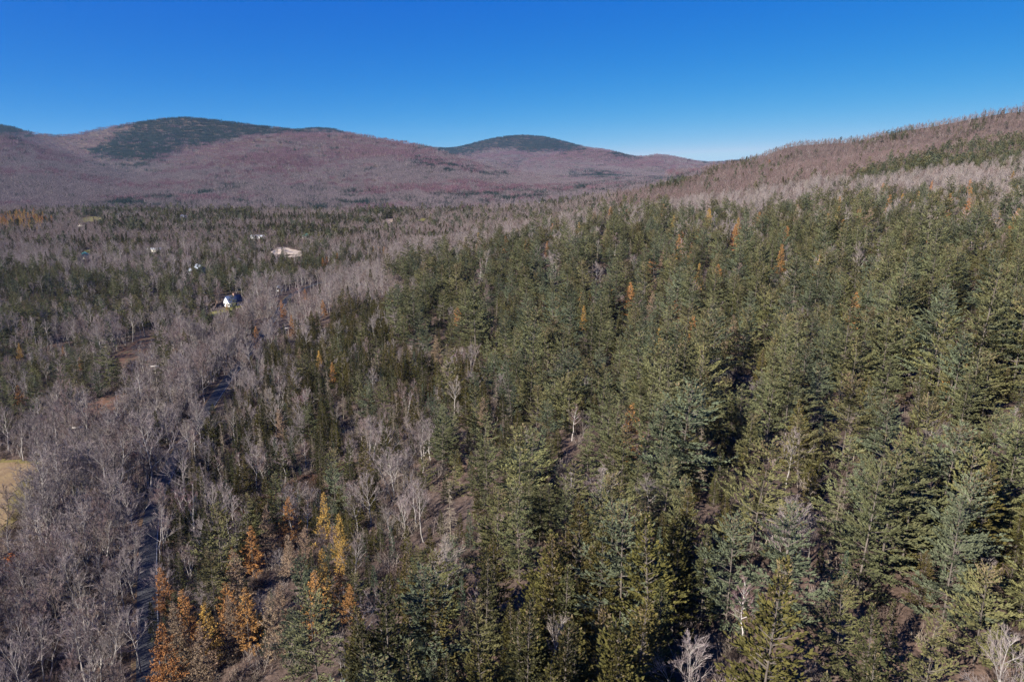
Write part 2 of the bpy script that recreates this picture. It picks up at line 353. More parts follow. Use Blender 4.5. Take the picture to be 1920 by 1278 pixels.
def fir(seed, key, H=11, R=1.7, base=.04, lod=1.):
    if lod >= 1: return conifer(seed, H, R, base, .52, 6, fir_prof, .02, .8, .05, 3.6, 7.5, .28, .12, .5, key, 'bark', 0, .005, .18, .03, 1, .12, .40, .7, .12, .12)
    return conifer(seed, H, R, base, .85, 5, fir_prof, .02, .8, .05, 1.6, 2.2, .68, .4, .5, key, 'bark', 0, .005, .18, .03, lod, .14, .42, .8, .08, .15)
def larch(seed, key, H=14, R=2.3, base=.12, lod=1.):
    if lod >= 1: return conifer(seed, H, R, base, .62, 5, spr_prof, .08, .7, .06, 3.4, 10.0, .30, .14, .2, key, 'bark', 0, .012, .32, .08, 1, .2, .42, .8, .15, .45)
    return conifer(seed, H, R, base, .95, 5, spr_prof, .08, .7, .06, 1.5, 2.6, .6, .30, .1, key, 'bark', 0, .012, .32, .08, lod, .2, .42, .8, .15, .4)
def dead_conifer(seed, H=14, R=1.7, lod=1.):
    r = np.random.default_rng(seed); tr = G(); cr = G(); zs = np.linspace(0, H, 8); bend = r.normal(size=2)*.02*H
    ax = lambda z: np.stack([bend[0]*(z/H)**2, bend[1]*(z/H)**2, z], -1)
    tr.tube(ax(zs), np.maximum(.15*(1-zs/H), .02), 'dead', 5)
    n = int(150*lod); z = r.uniform(H*.18, H*.99, n); t = z/H; az = r.uniform(0, 6.28, n); L = R*(1.12-t)**.8*r.uniform(.4, 1.15, n)
    dh = np.stack([np.cos(az), np.sin(az), r.uniform(-.35, .15, n)], -1); e = ax(z)+dh*L[:, None]
    cr.quads(ribbons(r, ax(z), e, .075/lod**.4, .03/lod**.4), 'dead')
    i = np.repeat(np.arange(n), 6); s = r.uniform(.25, 1, len(i)); p = ax(z)[i]+dh[i]*(L[i]*s)[:, None]
    d = norm(dh[i]+r.normal(size=(len(i), 3))*.6+np.array([0, 0, -.15])); cr.quads(ribbons(r, p, p+d*(L[i]*.38*r.uniform(.5, 1.2, len(i)))[:, None], .045/lod**.4, .02/lod**.4), 'dead')
    return tr, cr
def bare(seed, H=14, W=3.6, key='twig', wood='bark_pale', stems=1, lod=1., fork=.38, leaf=None, spread=1., ntw=1.):
    r = np.random.default_rng(seed); tr = G(); cr = G()
    limbs = []
    for s in range(stems):
        az = r.uniform(0, 6.28); lean = r.uniform(.02, .10)*(1 if stems == 1 else 2.6); hf = H*fork*r.uniform(.8, 1.2); top = H*r.uniform(.86, .98)
        zs = np.linspace(0, top, 8); wob = np.cumsum(r.normal(size=(8, 2))*.016*H, 0); wob[0] = 0
        pts = np.stack([np.cos(az)*lean*zs+wob[:, 0], np.sin(az)*lean*zs+wob[:, 1], zs], -1)
        r0 = H*.0135*(1 if stems == 1 else .72)
        tr.tube(pts, np.maximum(r0*(1-zs/top)**.8, .025), wood, 5 if lod >= 1 else 3)
        nl = max(int(r.integers(11, 15)*(1 if stems == 1 else .7)*lod**.4), 5)
        z = np.linspace(hf, top*.97, nl)+r.normal(size=nl)*.2
        p = np.stack([np.interp(z, zs, pts[:, j]) for j in range(3)], -1); a2 = np.cumsum(r.uniform(1.6, 3.2, nl)); t = (z-hf)/(top-hf)
        el = .75+.35*t+r.normal(size=nl)*.12; L = (W*1.25*(1-t*.72))*r.uniform(.75, 1.2, nl)
        d = np.stack([np.cos(a2)*np.cos(el)*spread, np.sin(a2)*np.cos(el)*spread, np.sin(el)], -1); limbs.append((p, d, L, np.maximum(r0*.45*(1-t*.55), .03)))
    p = np.concatenate([l[0] for l in limbs]); d = norm(np.concatenate([l[1] for l in limbs])); L = np.concatenate([l[2] for l in limbs]); rr = np.concatenate([l[3] for l in limbs])
    mid = p+d*(L*.5)[:, None]; d2 = norm(d+np.array([0, 0, .25])+r.normal(size=d.shape)*.12); end = mid+d2*(L*.5)[:, None]
    if lod >= 1:
        for k in range(len(p)): tr.tube(np.stack([p[k], mid[k], end[k]]), np.array([rr[k], rr[k]*.62, .018]), wood, 3)
    else:
        tr.quads(ribbons(r, p, mid, rr*2.2, rr*1.4), wood); tr.quads(ribbons(r, mid, end, rr*1.4, .04), wood)
    # branches follow the limbs, sweeping up
    nb = max(int(8*ntw*lod**.35), 3); i = np.repeat(np.arange(len(p)), nb); s = r.uniform(.18, 1, len(i))
    b0 = np.where((s < .5)[:, None], p[i]+(mid[i]-p[i])*(s*2)[:, None], mid[i]+(end[i]-mid[i])*((s-.5)*2)[:, None])
    bd = norm(d2[i]+r.normal(size=(len(i), 3))*.42+np.array([0, 0, .22])); bl = L[i]*.55*(1.15-s*.55)*r.uniform(.6, 1.2, len(i)); b1 = b0+bd*bl[:, None]
    cr.quads(ribbons(r, b0, b1, .05/lod**.3, .028/lod**.3), wood if lod >= 1 else key)
    nw = max(int(9*ntw*lod**.5), 3); j = np.repeat(np.arange(len(b0)), nw); s = r.uniform(.15, 1, len(j)); t0 = b0[j]+(b1-b0)[j]*s[:, None]
    td = norm(bd[j]+r.normal(size=(len(j), 3))*.36+np.array([0, 0, .2])); tl = bl[j]*.62*r.uniform(.5, 1.2, len(j)); t1 = t0+td*tl[:, None]
    cr.quads(ribbons(r, t0, t1, .034/lod**.45, .014/lod**.45), key)
    if lod >= 1:
        k = np.repeat(np.arange(len(t0)), 2); s = r.uniform(.2, 1, len(k)); u0 = t0[k]+(t1-t0)[k]*s[:, None]
        ud = norm(td[k]+r.normal(size=(len(k), 3))*.42); cr.quads(ribbons(r, u0, u0+ud*(tl[k]*.55*r.uniform(.5, 1.2, len(k)))[:, None], .024, .010), key)
    if leaf:
        k = r.integers(0, len(t0), int(1500*lod)); lp = t0[k]+(t1-t0)[k]*r.random(len(k))[:, None]; cr.quads(blades(r, lp, norm(r.normal(size=(len(k), 3))), .38/lod**.4, .26/lod**.4), leaf)
    return tr, cr
def shrub(seed, key='brush', h=1.6, n=70, w=.05):
    r = np.random.default_rng(seed); g = G(); b = r.normal(size=(n, 3))*np.array([.5, .5, 0]); d = norm(np.stack([r.normal(size=n)*.45, r.normal(size=n)*.45, np.ones(n)], -1))
    e = b+d*(h*r.uniform(.4, 1, n))[:, None]; g.quads(ribbons(r, b, e, w, w*.5), key)
    i = np.repeat(np.arange(n), 2); p = b[i]+(e-b)[i]*r.uniform(.4, 1, len(i))[:, None]; g.quads(ribbons(r, p, p+norm(d[i]+r.normal(size=(len(i), 3))*.6)*h*.3, w*.7, w*.3), key)
    return g

# ------------------------------------------------------------------ ground sheet
def build_ground():
    th_f = np.linspace(-56, 56, 620); th_b = np.concatenate([np.linspace(58, 90, 14), np.linspace(100, 260, 22), np.linspace(270, 302, 14)])
    th = np.radians(np.concatenate([th_f, th_b])); rr = np.concatenate([[4.0], np.geomspace(9, 9000, 420)])
    T, R = np.meshgrid(th, rr); X = R*np.sin(T); Y = R*np.cos(T); Z = terrain(X, Y)
    n, m = T.shape; V = np.stack([X, Y, Z], -1).reshape(-1, 3); idx = np.arange(n*m).reshape(n, m); nx = np.roll(idx, -1, 1)
    Q = np.stack([idx[:-1], nx[:-1], nx[1:], idx[1:]], -1).reshape(-1, 4)[:, ::-1]
    c = len(V); V = np.vstack([V, [[0, 0, float(terrain(0, 0.001))]]]); Tr = np.stack([np.full(m, c), nx[0], idx[0]], -1)
    o = link('ground', mesh_from('ground', V, Q, Tr, [ground_mat()], smooth=True)); o['kind'] = 'structure'
    return T, R, X, Y, Z
gT, gR, gX, gY, gZ = build_ground()
# horizon line of everything nearer, per bearing, for leaving out trees that no nearby viewpoint can see
_fr = slice(0, 620); _el = (gZ[:, _fr]+12-CAMZ)/gR[:, _fr]; _cm = np.maximum.accumulate(_el, 0); _cm = np.vstack([np.full((1, 620), -9), _cm[:-1]])
_thf = np.linspace(-56, 56, 620); _lr = np.log(gR[:, 0])
def seen(x, y, z, h, margin=.004):
    r = np.hypot(x, y); th = np.degrees(np.arctan2(x, y)); j = np.clip(((th+56)/112*619).astype(int), 0, 619); i = np.clip(np.searchsorted(_lr, np.log(r))-1, 0, len(_lr)-1)
    return (z+h-CAMZ)/r > _cm[i, j]-margin

# ------------------------------------------------------------------ road, fields, clearings
def inpoly(x, y, poly):
    x = np.asarray(x, float); y = np.asarray(y, float); c = np.zeros(x.shape, bool); P = np.asarray(poly, float); j = len(P)-1
    for i in range(len(P)):
        xi, yi = P[i, :2]; xj, yj = P[j, :2]
        c ^= ((yi > y) != (yj > y)) & (x < (xj-xi)*(y-yi)/(yj-yi+1e-12)+xi); j = i
    return c
def ribbon(name, L, half, lift, m, crown=.06):
    d = np.gradient(L, axis=0); d /= np.linalg.norm(d, axis=1)[:, None]; nrm = np.stack([d[:, 1], -d[:, 0]], -1)
    offs = np.array([-1, -.5, 0, .5, 1])*half; XY = L[:, None]+nrm[:, None]*offs[None, :, None]
    Z = terrain(XY[..., 0], XY[..., 1]).max(1)[:, None]+lift+crown*(1-np.abs(offs/half))[None]
    V = np.concatenate([XY, Z[..., None]], -1).reshape(-1, 3); k = len(offs); idx = np.arange(len(V)).reshape(-1, k)
    Q = np.stack([idx[:-1, :-1], idx[:-1, 1:], idx[1:, 1:], idx[1:, :-1]], -1).reshape(-1, 4)
    o = link(name, mesh_from(name, V, Q[:, ::-1], mats=[m], smooth=True)); o['kind'] = 'structure'; return o
ribbon('road_verge', ROAD, 2.7, .10, field_mat('verge_gravel_and_grass', [(.16,.10,.06),(.20,.13,.08),(.15,.13,.06)], .2), .02)
ribbon('road', ROAD, 1.9, .22, field_mat('asphalt', [(.060,.060,.064),(.075,.075,.08),(.066,.066,.068)], .3, 3, .8), .05)
road_paint = mat('road_paint', (.42,.42,.41), 0, 0)
def edge_line(side):
    d = np.gradient(ROAD, axis=0); d /= np.linalg.norm(d, axis=1)[:, None]; n = np.stack([d[:, 1], -d[:, 0]], -1)
    ribbon('road_edge_line', ROAD+n*side*1.72, .06, .262, road_paint, 0)
edge_line(1)
def patch(name, poly_px, m, step=2.0, lift=.14, world=None, bump=0):
    P = np.array(world if world is not None else [hit(*p)[:2] for p in poly_px]); lo = P.min(0); hi = P.max(0)
    xs = np.arange(lo[0], hi[0]+step, step); ys = np.arange(lo[1], hi[1]+step, step); X, Y = np.meshgrid(xs, ys)
    Z = terrain(X, Y)+lift+bump*fbm(X/6, Y/6, 3); idx = np.arange(X.size).reshape(X.shape)
    Q = np.stack([idx[:-1, :-1], idx[:-1, 1:], idx[1:, 1:], idx[1:, :-1]], -1).reshape(-1, 4); cx = X.ravel()[Q].mean(1); cy = Y.ravel()[Q].mean(1)
    jx = cx+(fbm(cx/5, cy/5, 2)-.4)*5*min(1, step); jy = cy+(fbm(cx/5+9, cy/5, 2)-.4)*5*min(1, step)
    Q = Q[inpoly(jx, jy, P)]; u, inv = np.unique(Q, return_inverse=True); V = np.stack([X.ravel(), Y.ravel(), Z.ravel()], -1)[u]
    o = link(name, mesh_from(name, V, inv.reshape(-1, 4), mats=[m], smooth=True)); o['kind'] = 'structure'
    return P
hay_m = field_mat('hay_stubble', [(.19,.135,.072),(.28,.20,.105),(.22,.15,.085),(.33,.235,.13)], .16)
green_m = field_mat('rough_grass', [(.15,.12,.045),(.20,.16,.06),(.12,.115,.04)], .15)
fern_m = field_mat('rusty_bracken', [(.14,.085,.058),(.19,.10,.062),(.12,.085,.06),(.13,.11,.055)], .4)
lawn_m = field_mat('lawn', [(.17,.17,.05),(.21,.19,.06),(.25,.19,.08)], .12)
sand_m = field_mat('sand', [(.50,.40,.31),(.56,.46,.36),(.46,.36,.27)], .2)
OPEN = []
OPEN.append(patch('hayfield_margin', [(-420,870),(-100,862),(30,862),(78,868),(80,885),(62,905),(45,950),(18,990),(8,1010),(-200,1040),(-420,1060)], green_m, 1.2, .14))
OPEN.append(patch('hayfield', [(-420,872),(-100,866),(20,868),(64,874),(60,888),(38,906),(22,935),(5,985),(-40,1010),(-300,1030)], hay_m, 1.2, .24))
OPEN.append(patch('bracken_clearing', [(392,992),(420,968),(470,945),(520,925),(560,903),(610,880),(655,868),(650,884),(600,903),(570,925),(520,950),(470,975),(430,1000)], fern_m, 1.2, .14))
OPEN.append(patch('bracken_opening', [(130,778),(180,748),(228,735),(242,748),(190,785)], fern_m, 2, .14))
OPEN.append(patch('meadow_strip', [(200,672),(240,648),(285,628),(300,640),(270,665),(225,692)], fern_m, 2, .14))
OPEN.append(patch('lawn', [(385,592),(405,581),(425,577),(450,568),(470,570),(440,580),(405,592)], lawn_m, 2, .14))
OPEN.append(patch('far_meadow', [(143,418),(150,411),(165,406),(192,407),(196,412),(170,416)], lawn_m, 5, .2))
OPEN.append(patch('sand_yard', [(505,478),(515,466),(530,463),(550,468),(565,472),(562,478),(540,477)], sand_m, 3, .2))
OPEN.append(patch('gravel_track', [(530,482),(545,479),(566,476),(566,480),(545,483)], sand_m, 3, .2))
OPEN.append(patch('gravel_pit', [(715,416),(722,411),(740,410),(740,414),(730,419),(735,430),(731,431),(726,419)], field_mat('orange_gravel', [(.36,.26,.18),(.42,.32,.23)], .2), 5, .2))
OPEN.append(patch('yard_grass', [(155,478),(160,470),(170,466),(172,472),(166,480)], lawn_m, 3, .2))
OPEN.append(patch('hill_meadow', [(778,414),(790,409),(800,409),(796,414)], lawn_m, 5, .2))

# ------------------------------------------------------------------ which trees grow where (stand map from the survey, by bearing and sight line)
# mixture keys: P pine S spruce O olive spruce F fir L larch B bare W birch D dead conifer ; dens relative stocking
MIX = {
 'valley':   (dict(B=.74,S=.18,P=.05,F=.02,D=.01), 1.0),
 'bare':     (dict(B=.93,W=.015,S=.05,D=.005), 1.0),
 'hillbare': (dict(B=.985,S=.008,P=.007), 1.25),
 'conband':  (dict(S=.50,P=.10,B=.38,F=.02), 1.0),
 'conhalf':  (dict(S=.36,P=.06,B=.56,F=.02), 1.0),
 'pinedense':(dict(P=.45,S=.30,B=.22,F=.03), 1.0),
 'scrubpine':(dict(P=.46,S=.18,F=.10,B=.24,L=.02), 1.15),
 'strip':    (dict(B=.95,S=.03,W=.02), 1.7),
 'road':     (dict(S=.24,O=.27,B=.21,F=.11,D=.14,W=.03), 1.4),
 'olive':    (dict(O=.74,S=.12,B=.10,F=.04), 1.2),
 'mixed':    (dict(O=.32,S=.22,B=.12,F=.14,P=.07,D=.11,W=.02), 1.5),
 'bareknot': (dict(B=.58,S=.10,O=.10,F=.08,D=.10,W=.04), 1.2),
 'tamarack': (dict(L=.08,S=.20,O=.14,P=.22,B=.14,F=.14,D=.08), 1.45),
 'pine':     (dict(P=.70,S=.09,O=.05,B=.06,F=.045,D=.04,L=.015,W=.01), .92),
 'pinecrest':(dict(P=.52,S=.21,B=.17,D=.02,F=.03,L=.05), 1.0),
 'spruce':   (dict(O=.68,S=.10,P=.10,F=.08,D=.02,B=.02), 2.6),
 'sprpine':  (dict(O=.36,S=.10,P=.42,F=.06,B=.04,D=.02), 1.25),
 'hillpine': (dict(P=.56,S=.14,B=.30), 1.15),
 'cap':      (dict(S=.93,B=.07), 1.0),
 'capmix':   (dict(S=.55,B=.45), 1.0),
 'gold':     (dict(L=.40,S=.20,B=.40), 1.0),
}
STANDS = [
 ('bare', [(-900,380),(-900,200),(2900,150),(2900,330),(1450,400),(1250,375),(900,362),(760,362),(560,345),(420,362),(330,372),(180,384),(0,400)]),
 ('hillbare', [(1180,352),(1300,318),(1440,290),(1700,235),(2900,150),(2900,420),(1500,420),(1180,400)]),
 ('cap', [(160,286),(215,258),(252,226),(345,210),(450,222),(552,236),(520,250),(470,252),(410,264),(335,278),(290,298),(215,297)]),
 ('cap', [(-300,215),(-60,220),(15,228),(50,248),(20,252),(-60,245),(-300,240)]),
 ('cap', [(545,232),(625,232),(640,243),(600,246),(548,246)]),
 ('cap', [(786,268),(870,262),(930,248),(1030,246),(1095,272),(1085,283),(1040,281),(985,284),(960,276),(930,274),(890,284),(850,292),(826,284)]),
 ('cap', [(1150,281),(1195,288),(1195,296),(1150,290)]), ('capmix', [(1300,298),(1410,292),(1410,304),(1300,306)]),
 ('capmix', [(200,300),(300,296),(290,310),(230,315)]), ('capmix', [(760,300),(820,296),(900,318),(960,326),(940,334),(840,322)]),
 ('capmix', [(1060,322),(1110,316),(1190,330),(1160,338),(1070,334)]),
 ('conband', [(330,372),(345,362),(420,345),(470,345),(465,352),(400,362)]),
 ('conhalf', [(170,392),(205,372),(330,366),(345,380),(470,395),(620,378),(760,372),(845,358),(1000,352),(1180,336),(1320,326),(1330,338),(1180,356),(1080,372),(960,386),(900,404),(760,420),(640,420),(560,436),(430,432),(330,428),(200,432)]),
 ('conband', [(205,378),(300,366),(345,378),(350,420),(290,428),(190,428)]), ('conband', [(370,400),(460,392),(470,414),(440,428),(350,428)]),
 ('conband', [(630,378),(730,374),(770,392),(740,410),(640,410)]), ('conband', [(1060,348),(1180,332),(1325,324),(1330,336),(1180,352),(1080,366)]),
 ('conband', [(845,362),(900,354),(1000,352),(1010,366),(900,376),(840,380)]),
 ('gold', [(-60,410),(0,405),(55,402),(85,416),(60,428),(0,424)]),
 ('conhalf', [(-300,440),(60,432),(210,438),(330,452),(310,470),(120,452),(60,480),(-300,480)]),
 ('pinedense', [(-500,520),(60,498),(140,505),(330,520),(480,500),(590,482),(640,478),(640,494),(560,506),(470,532),(390,555),(330,585),(220,600),(120,612),(-500,640)]),
 ('scrubpine', [(-500,640),(60,628),(170,622),(200,660),(225,690),(210,720),(140,745),(60,775),(-500,800)]),
 ('valley', [(200,610),(330,590),(400,570),(430,590),(420,620),(300,690),(220,740),(200,690)]),
 ('bare', [(-500,800),(60,782),(170,752),(200,790),(120,860),(-500,862)]),
 ('strip', [(-400,1500),(-300,1045),(20,1010),(92,868),(290,742),(400,630),(470,560),(540,530),(590,525),(575,545),(535,560),(500,600),(440,680),(380,775),(310,865),(268,950),(258,1050),(266,1500)]),
 ('bare', [(545,560),(580,535),(700,480),(760,460),(830,440),(840,470),(740,500),(725,560),(640,575),(560,600)]),
 ('road', [(296,1500),(290,1040),(300,940),(350,850),(450,700),(560,600),(640,590),(640,760),(640,880),(520,930),(400,985),(330,1060),(330,1500)]),
 ('olive', [(545,610),(600,585),(700,550),(730,560),(740,640),(640,660),(560,650)]),
 ('mixed', [(560,650),(740,630),(770,600),(900,640),(1000,700),(1080,740),(1060,830),(900,880),(840,1000),(720,1090),(640,1040),(620,900),(600,780)]),
 ('bareknot', [(640,800),(680,760),(770,770),(790,860),(760,960),(670,980),(630,900)]),
 ('tamarack', [(255,1500),(270,1180),(300,1090),(400,990),(520,935),(640,880),(660,980),(700,1060),(660,1160),(640,1500)]),
 ('pinecrest', [(722,512),(745,492),(830,470),(930,446),(1000,432),(1110,412),(1240,388),(1320,398),(1420,398),(1540,382),(1600,362),(1700,360),(1800,355),(2300,335),(2300,430),(1500,450),(1000,490),(760,560)]),
 ('pine', [(728,560),(760,500),(1000,455),(1500,430),(2300,420),(2300,1040),(1500,1040),(1460,960),(1250,960),(1100,1040),(860,1050),(790,960),(790,820),(860,760),(960,740),(860,640),(760,640)]),
 ('spruce', [(600,1500),(640,1240),(700,1130),(760,1080),(860,1060),(1080,1060),(1250,960),(1400,1010),(1470,1100),(1480,1500)]),
 ('sprpine', [(1400,1500),(1470,1060),(1560,960),(1640,1000),(2400,980),(2400,1500)]),
 ('hillpine', [(1560,350),(1600,322),(1660,298),(1740,284),(1800,270),(1920,252),(2300,225),(2300,306),(1900,316),(1800,308),(1740,316),(1660,328),(1600,348)]),
 ('hillbare', [(1255,350),(1330,326),(1430,316),(1440,338),(1330,356)]),
 ('conhalf', [(1660,238),(1700,234),(1705,255),(1668,262)]),
]
keys = list(MIX); KN = 'PSOFLBWD'
PROB = np.array([[MIX[k][0].get(c, 0) for c in KN] for k in keys]); DENS = np.array([MIX[k][1] for k in keys])
def stand(px, py, x, y):
    jx = px+(fbm(x/23, y/23, 3)-.45)*46; jy = py+(fbm(x/23+50, y/40, 3)-.45)*18*np.clip(400/np.maximum(np.hypot(x, y), 1), .15, 2)
    out = np.zeros(px.shape, int)
    for k, poly in STANDS: out[inpoly(jx, jy, poly)] = keys.index(k)
    return out
road_c = ROAD[:, :2]
def clear_of(x, y, margin=2.3):
    ok = np.ones(x.shape, bool); near = np.hypot(x+120, y-300) < 500
    if near.any():
        xx = x[near]; yy = y[near]; dm = np.full(xx.shape, 1e9)
        for c in road_c: dm = np.minimum(dm, (xx-c[0])**2+(yy-c[1])**2)
        ok[np.where(near)[0][dm < margin**2]] = False
    for P in OPEN:
        lo = P.min(0)-2; hi = P.max(0)+2; s = (x > lo[0]) & (x < hi[0]) & (y > lo[1]) & (y < hi[1])
        if s.any():
            i = np.where(s)[0]; ok[i[inpoly(x[i], y[i], P)]] = False
    return ok
HOUSE_PX = [(438,572,7),(375,512,9),(362,513,5),(478,447,9),(490,447,11),(577,447,10),(222,409,11),(345,412,13),(160,484,9),(292,472,10),(524,545,4),(1012,384,11),(448,492,4)]
VIEW = list(OPEN)
SITES = []
for hx_, hy_, hw_ in HOUSE_PX:
    a_, b_, c_ = hit(hx_, hy_); VIEW.append(np.array([(a_-hw_*.7, b_-hw_*.7), (a_+hw_*.7, b_-hw_*.7), (a_+hw_*.7, b_+hw_*.5), (a_-hw_*.7, b_+hw_*.5)])); SITES.append((a_, b_, hw_))
def road_strip(lo, hi, half):
    k = [i for i in range(len(ROAD)) if lo < ROAD[i, 1] < hi]; L = ROAD[k]; d = np.gradient(L, axis=0); d /= np.linalg.norm(d, axis=1)[:, None]; n = np.stack([d[:, 1], -d[:, 0]], -1)
    return np.vstack([L+n*half, (L-n*half)[::-1]])
VIEW.append(road_strip(410, 505, 3.2)); VIEW.append(road_strip(225, 285, 2.6))
def in_view(x, y, z, ok, tall=9.5, p=.9, seed=5):
    # trees that would stand in the sight line to a clearing, a house or an open stretch of road are mostly missing, as in the valley
    r = np.random.default_rng(seed); h = CAMZ-z; bad = np.zeros(len(x), bool)
    for t in (0, 2.5, 5, 7.5, tall):
        f = np.where(h > t+12, h/np.maximum(h-t, 10), 1.0)
        for q, P in enumerate(VIEW):
            if q == 2 and t > 5: continue
            lo = P.min(0); hi = P.max(0); X = x*f; Y = y*f; m = (X > lo[0]) & (X < hi[0]) & (Y > lo[1]) & (Y < hi[1])
            if m.any():
                i = np.where(m)[0]; bad[i[inpoly(X[i], Y[i], P)]] = True
    for a, b, w_ in SITES: ok &= ~(np.hypot(x-a, y-b) < w_)
    return ok & ~(bad & (r.random(len(x)) < p))
def scatter(y0, y1, step, r, jit=.48):
    hw = .80*y1+40; xs = np.arange(-hw, hw, step); ys = np.arange(y0, y1, step); X, Y = np.meshgrid(xs, ys); X = X.ravel(); Y = Y.ravel()
    X = X+r.uniform(-jit, jit, X.size)*step; Y = Y+r.uniform(-jit, jit, X.size)*step
    k = np.abs(X) < .80*Y+40; return X[k], Y[k]
HMID = dict(P=12, S=9, O=8, F=6, L=8, B=8, W=8, D=8)
def populate(y0, y1, step, dens, r, keep_far=True):
    x, y = scatter(y0, y1, step, r); z = terrain(x, y); px, py = project(x, y, z+8)
    st = stand(px+r.normal(size=len(x))*7, py+r.normal(size=len(x))*2, x, y); p = PROB[st]
    # clumping: the same kinds gather
    cl = fbm(x/18+7, y/18, 2)
    p = p.copy(); con = [KN.index(c) for c in 'PSO']; b = KN.index('B')
    vfar = (y > 480) & ~np.isin(np.array(keys)[st], ['pine', 'pinecrest']); cl = np.where(vfar, fbm(x/75+2, y/60+4, 3), cl)
    f = np.clip((cl-.45)*np.where(vfar, 5.0, 3.2), -.75, np.where(vfar, 1.1, .75))[:, None]; far = y > 330
    p[:, con] *= 1+f*np.where(far, 1.0, .55)[:, None]; p[:, [b]] *= np.maximum(1-f*np.where(far, .9, .55)[:, None], .08); p /= p.sum(1, keepdims=True)
    c = p.cumsum(1); kind = np.minimum((r.random(len(x))[:, None] > c).sum(1), len(KN)-1)
    gap_ = np.where(np.isin(np.array(keys)[st], ['pine', 'pinecrest', 'sprpine', 'spruce', 'mixed']), np.clip((fbm(x/9.5+40, y/9.5, 2)-.21)*4.2, .28, 1.35), 1)
    ok = (r.random(len(x)) < dens*DENS[st]*gap_) & clear_of(x, y) & (np.hypot(x, y) > 42) & seen(x, y, z, 16)
    ok = in_view(x, y, z, ok)
    return x[ok], y[ok], z[ok], np.array(list(KN))[kind[ok]], st[ok]
NEAR = 340.0
nx_, ny_, nz_, nk_, nst_ = populate(30, NEAR, 3.25, .52, np.random.default_rng(21))
def understory():
    r = np.random.default_rng(23); x, y = scatter(35, 330, 3.1, r); z = terrain(x, y); px, py = project(x, y, z+3); st = stand(px, py, x, y); nm = np.array(keys)[st]
    d = np.select([np.isin(nm, ['pine', 'sprpine', 'pinecrest']), np.isin(nm, ['spruce', 'mixed', 'road', 'olive', 'tamarack', 'bareknot'])], [.42, .38], 0.)
    ok = (r.random(len(x)) < d) & clear_of(x, y, 3.6) & (np.hypot(x, y) > 42); n = int(ok.sum()); k = np.array(list('SOF'))[r.integers(0, 3, n)]
    return x[ok], y[ok], z[ok], k, r.uniform(.22, .5, n)
ux_, uy_, uz_, uk_, us_ = understory()
mx_, my_, mz_, mk_, mst_ = populate(NEAR, 1250, 5.0, .82, np.random.default_rng(22))

_q = populate(1250, 1720, 5.2, .9, np.random.default_rng(24)); _k = _q[0] > .27*_q[1]
mx_, my_, mz_, mk_, mst_ = [np.concatenate([a_, b_[_k]]) for a_, b_ in zip((mx_, my_, mz_, mk_, mst_), _q)]
# ------------------------------------------------------------------ tree models
V_ = {}      # kind -> list of (trunk G, crown G, nominal height, look words)
V_['P'] = [(*pine(101, 'pine_a', 20, 5.2, .13, .25), 20, 'grey-green'), (*pine(102, 'pine_b', 18, 5.5, .12, .7), 18, 'brown-topped'), (*pine(103, 'pine_a', 21, 5.0, .30, .2), 21, 'high-crowned'),
           (*pine(104, 'pine_c', 20, 5.0, .15, .1), 20, 'bluish'), (*pine(105, 'pine_b', 17, 5.0, .10, .35), 17, 'yellow-green'), (*pine(106, 'pine_c', 18, 5.8, .13, .3), 18, 'broad'), (*pine(107, 'pine_a', 22, 4.2, .2, .4), 22, 'narrow'), (*pine(108, 'pine_b', 16, 5.6, .1, .5), 16, 'squat')]
V_['S'] = [(*spruce(201, 'spruce_b', 15, 2.6, .06, .1), 15, 'dark'), (*spruce(202, 'spruce_b', 16, 1.9, .10, .25), 16, 'slender dark'), (*spruce(203, 'spruce_a', 14, 2.6, .05, .2), 14, 'olive-tinged')]
V_['O'] = [(*spruce(211, 'spruce_a', 15, 3.2, .05, .12), 15, 'olive'), (*spruce(212, 'spruce_a', 16, 2.9, .06, .45), 16, 'cone-topped olive'), (*spruce(213, 'spruce_a', 14, 3.5, .04, .1), 14, 'wide olive'), (*spruce(214, 'spruce_b', 16, 3.0, .06, .2), 16, 'dark')]
V_['F'] = [(*fir(301, 'fir', 11, 1.6), 11, 'blue-green'), (*fir(302, 'fir', 12, 1.35), 12, 'thin blue-green'), (*fir(303, 'fir', 9, 1.7), 9, 'stocky blue-green')]
V_['L'] = [(*larch(401, 'larch_a', 14, 2.9), 14, 'orange'), (*larch(402, 'larch_b', 14, 2.5), 14, 'golden'), (*larch(403, 'larch_c', 14, 2.9), 14, 'faded tan'), (*larch(404, 'larch_a', 13, 3.2), 13, 'broad orange')]
V_['B'] = [(*bare(501, 14, 3.6, 'twig'), 14, 'grey'), (*bare(502, 15, 3.2, 'twig_b'), 15, 'upright warm-grey'), (*bare(503, 13, 4.2, 'twig', fork=.28), 13, 'wide-crowned grey'), (*bare(504, 14, 3.2, 'twig', stems=3), 14, 'many-stemmed grey'),
           (*bare(505, 15, 3.4, 'twig_c', 'bark', fork=.45), 15, 'brown-twigged'), (*bare(506, 12, 3.0, 'twig', stems=2), 12, 'twin-stemmed grey'), (*bare(507, 16, 4.4, 'twig', fork=.3, ntw=.85), 16, 'spreading grey'), (*bare(508, 11, 2.2, 'twig_c', stems=4), 11, 'bushy red-brown')]
V_['W'] = [(*bare(601, 14, 2.7, 'twig_birch', 'bark_birch', fork=.4), 14, 'white-stemmed'), (*bare(602, 13, 2.6, 'twig_birch', 'bark_birch', stems=3, fork=.36), 13, 'clumped white-stemmed')]
V_['D'] = [(*dead_conifer(701, 14, 1.6), 14, 'grey'), (*dead_conifer(702, 12, 1.3), 12, 'thin grey'), (*dead_conifer(703, 15, 1.9), 15, 'tall brown-grey')]
V_['R'] = [(*bare(801, 9, 3.0, 'twig_b', leaf='red', fork=.3), 9, 'rust-leaved')]
LOW = {}
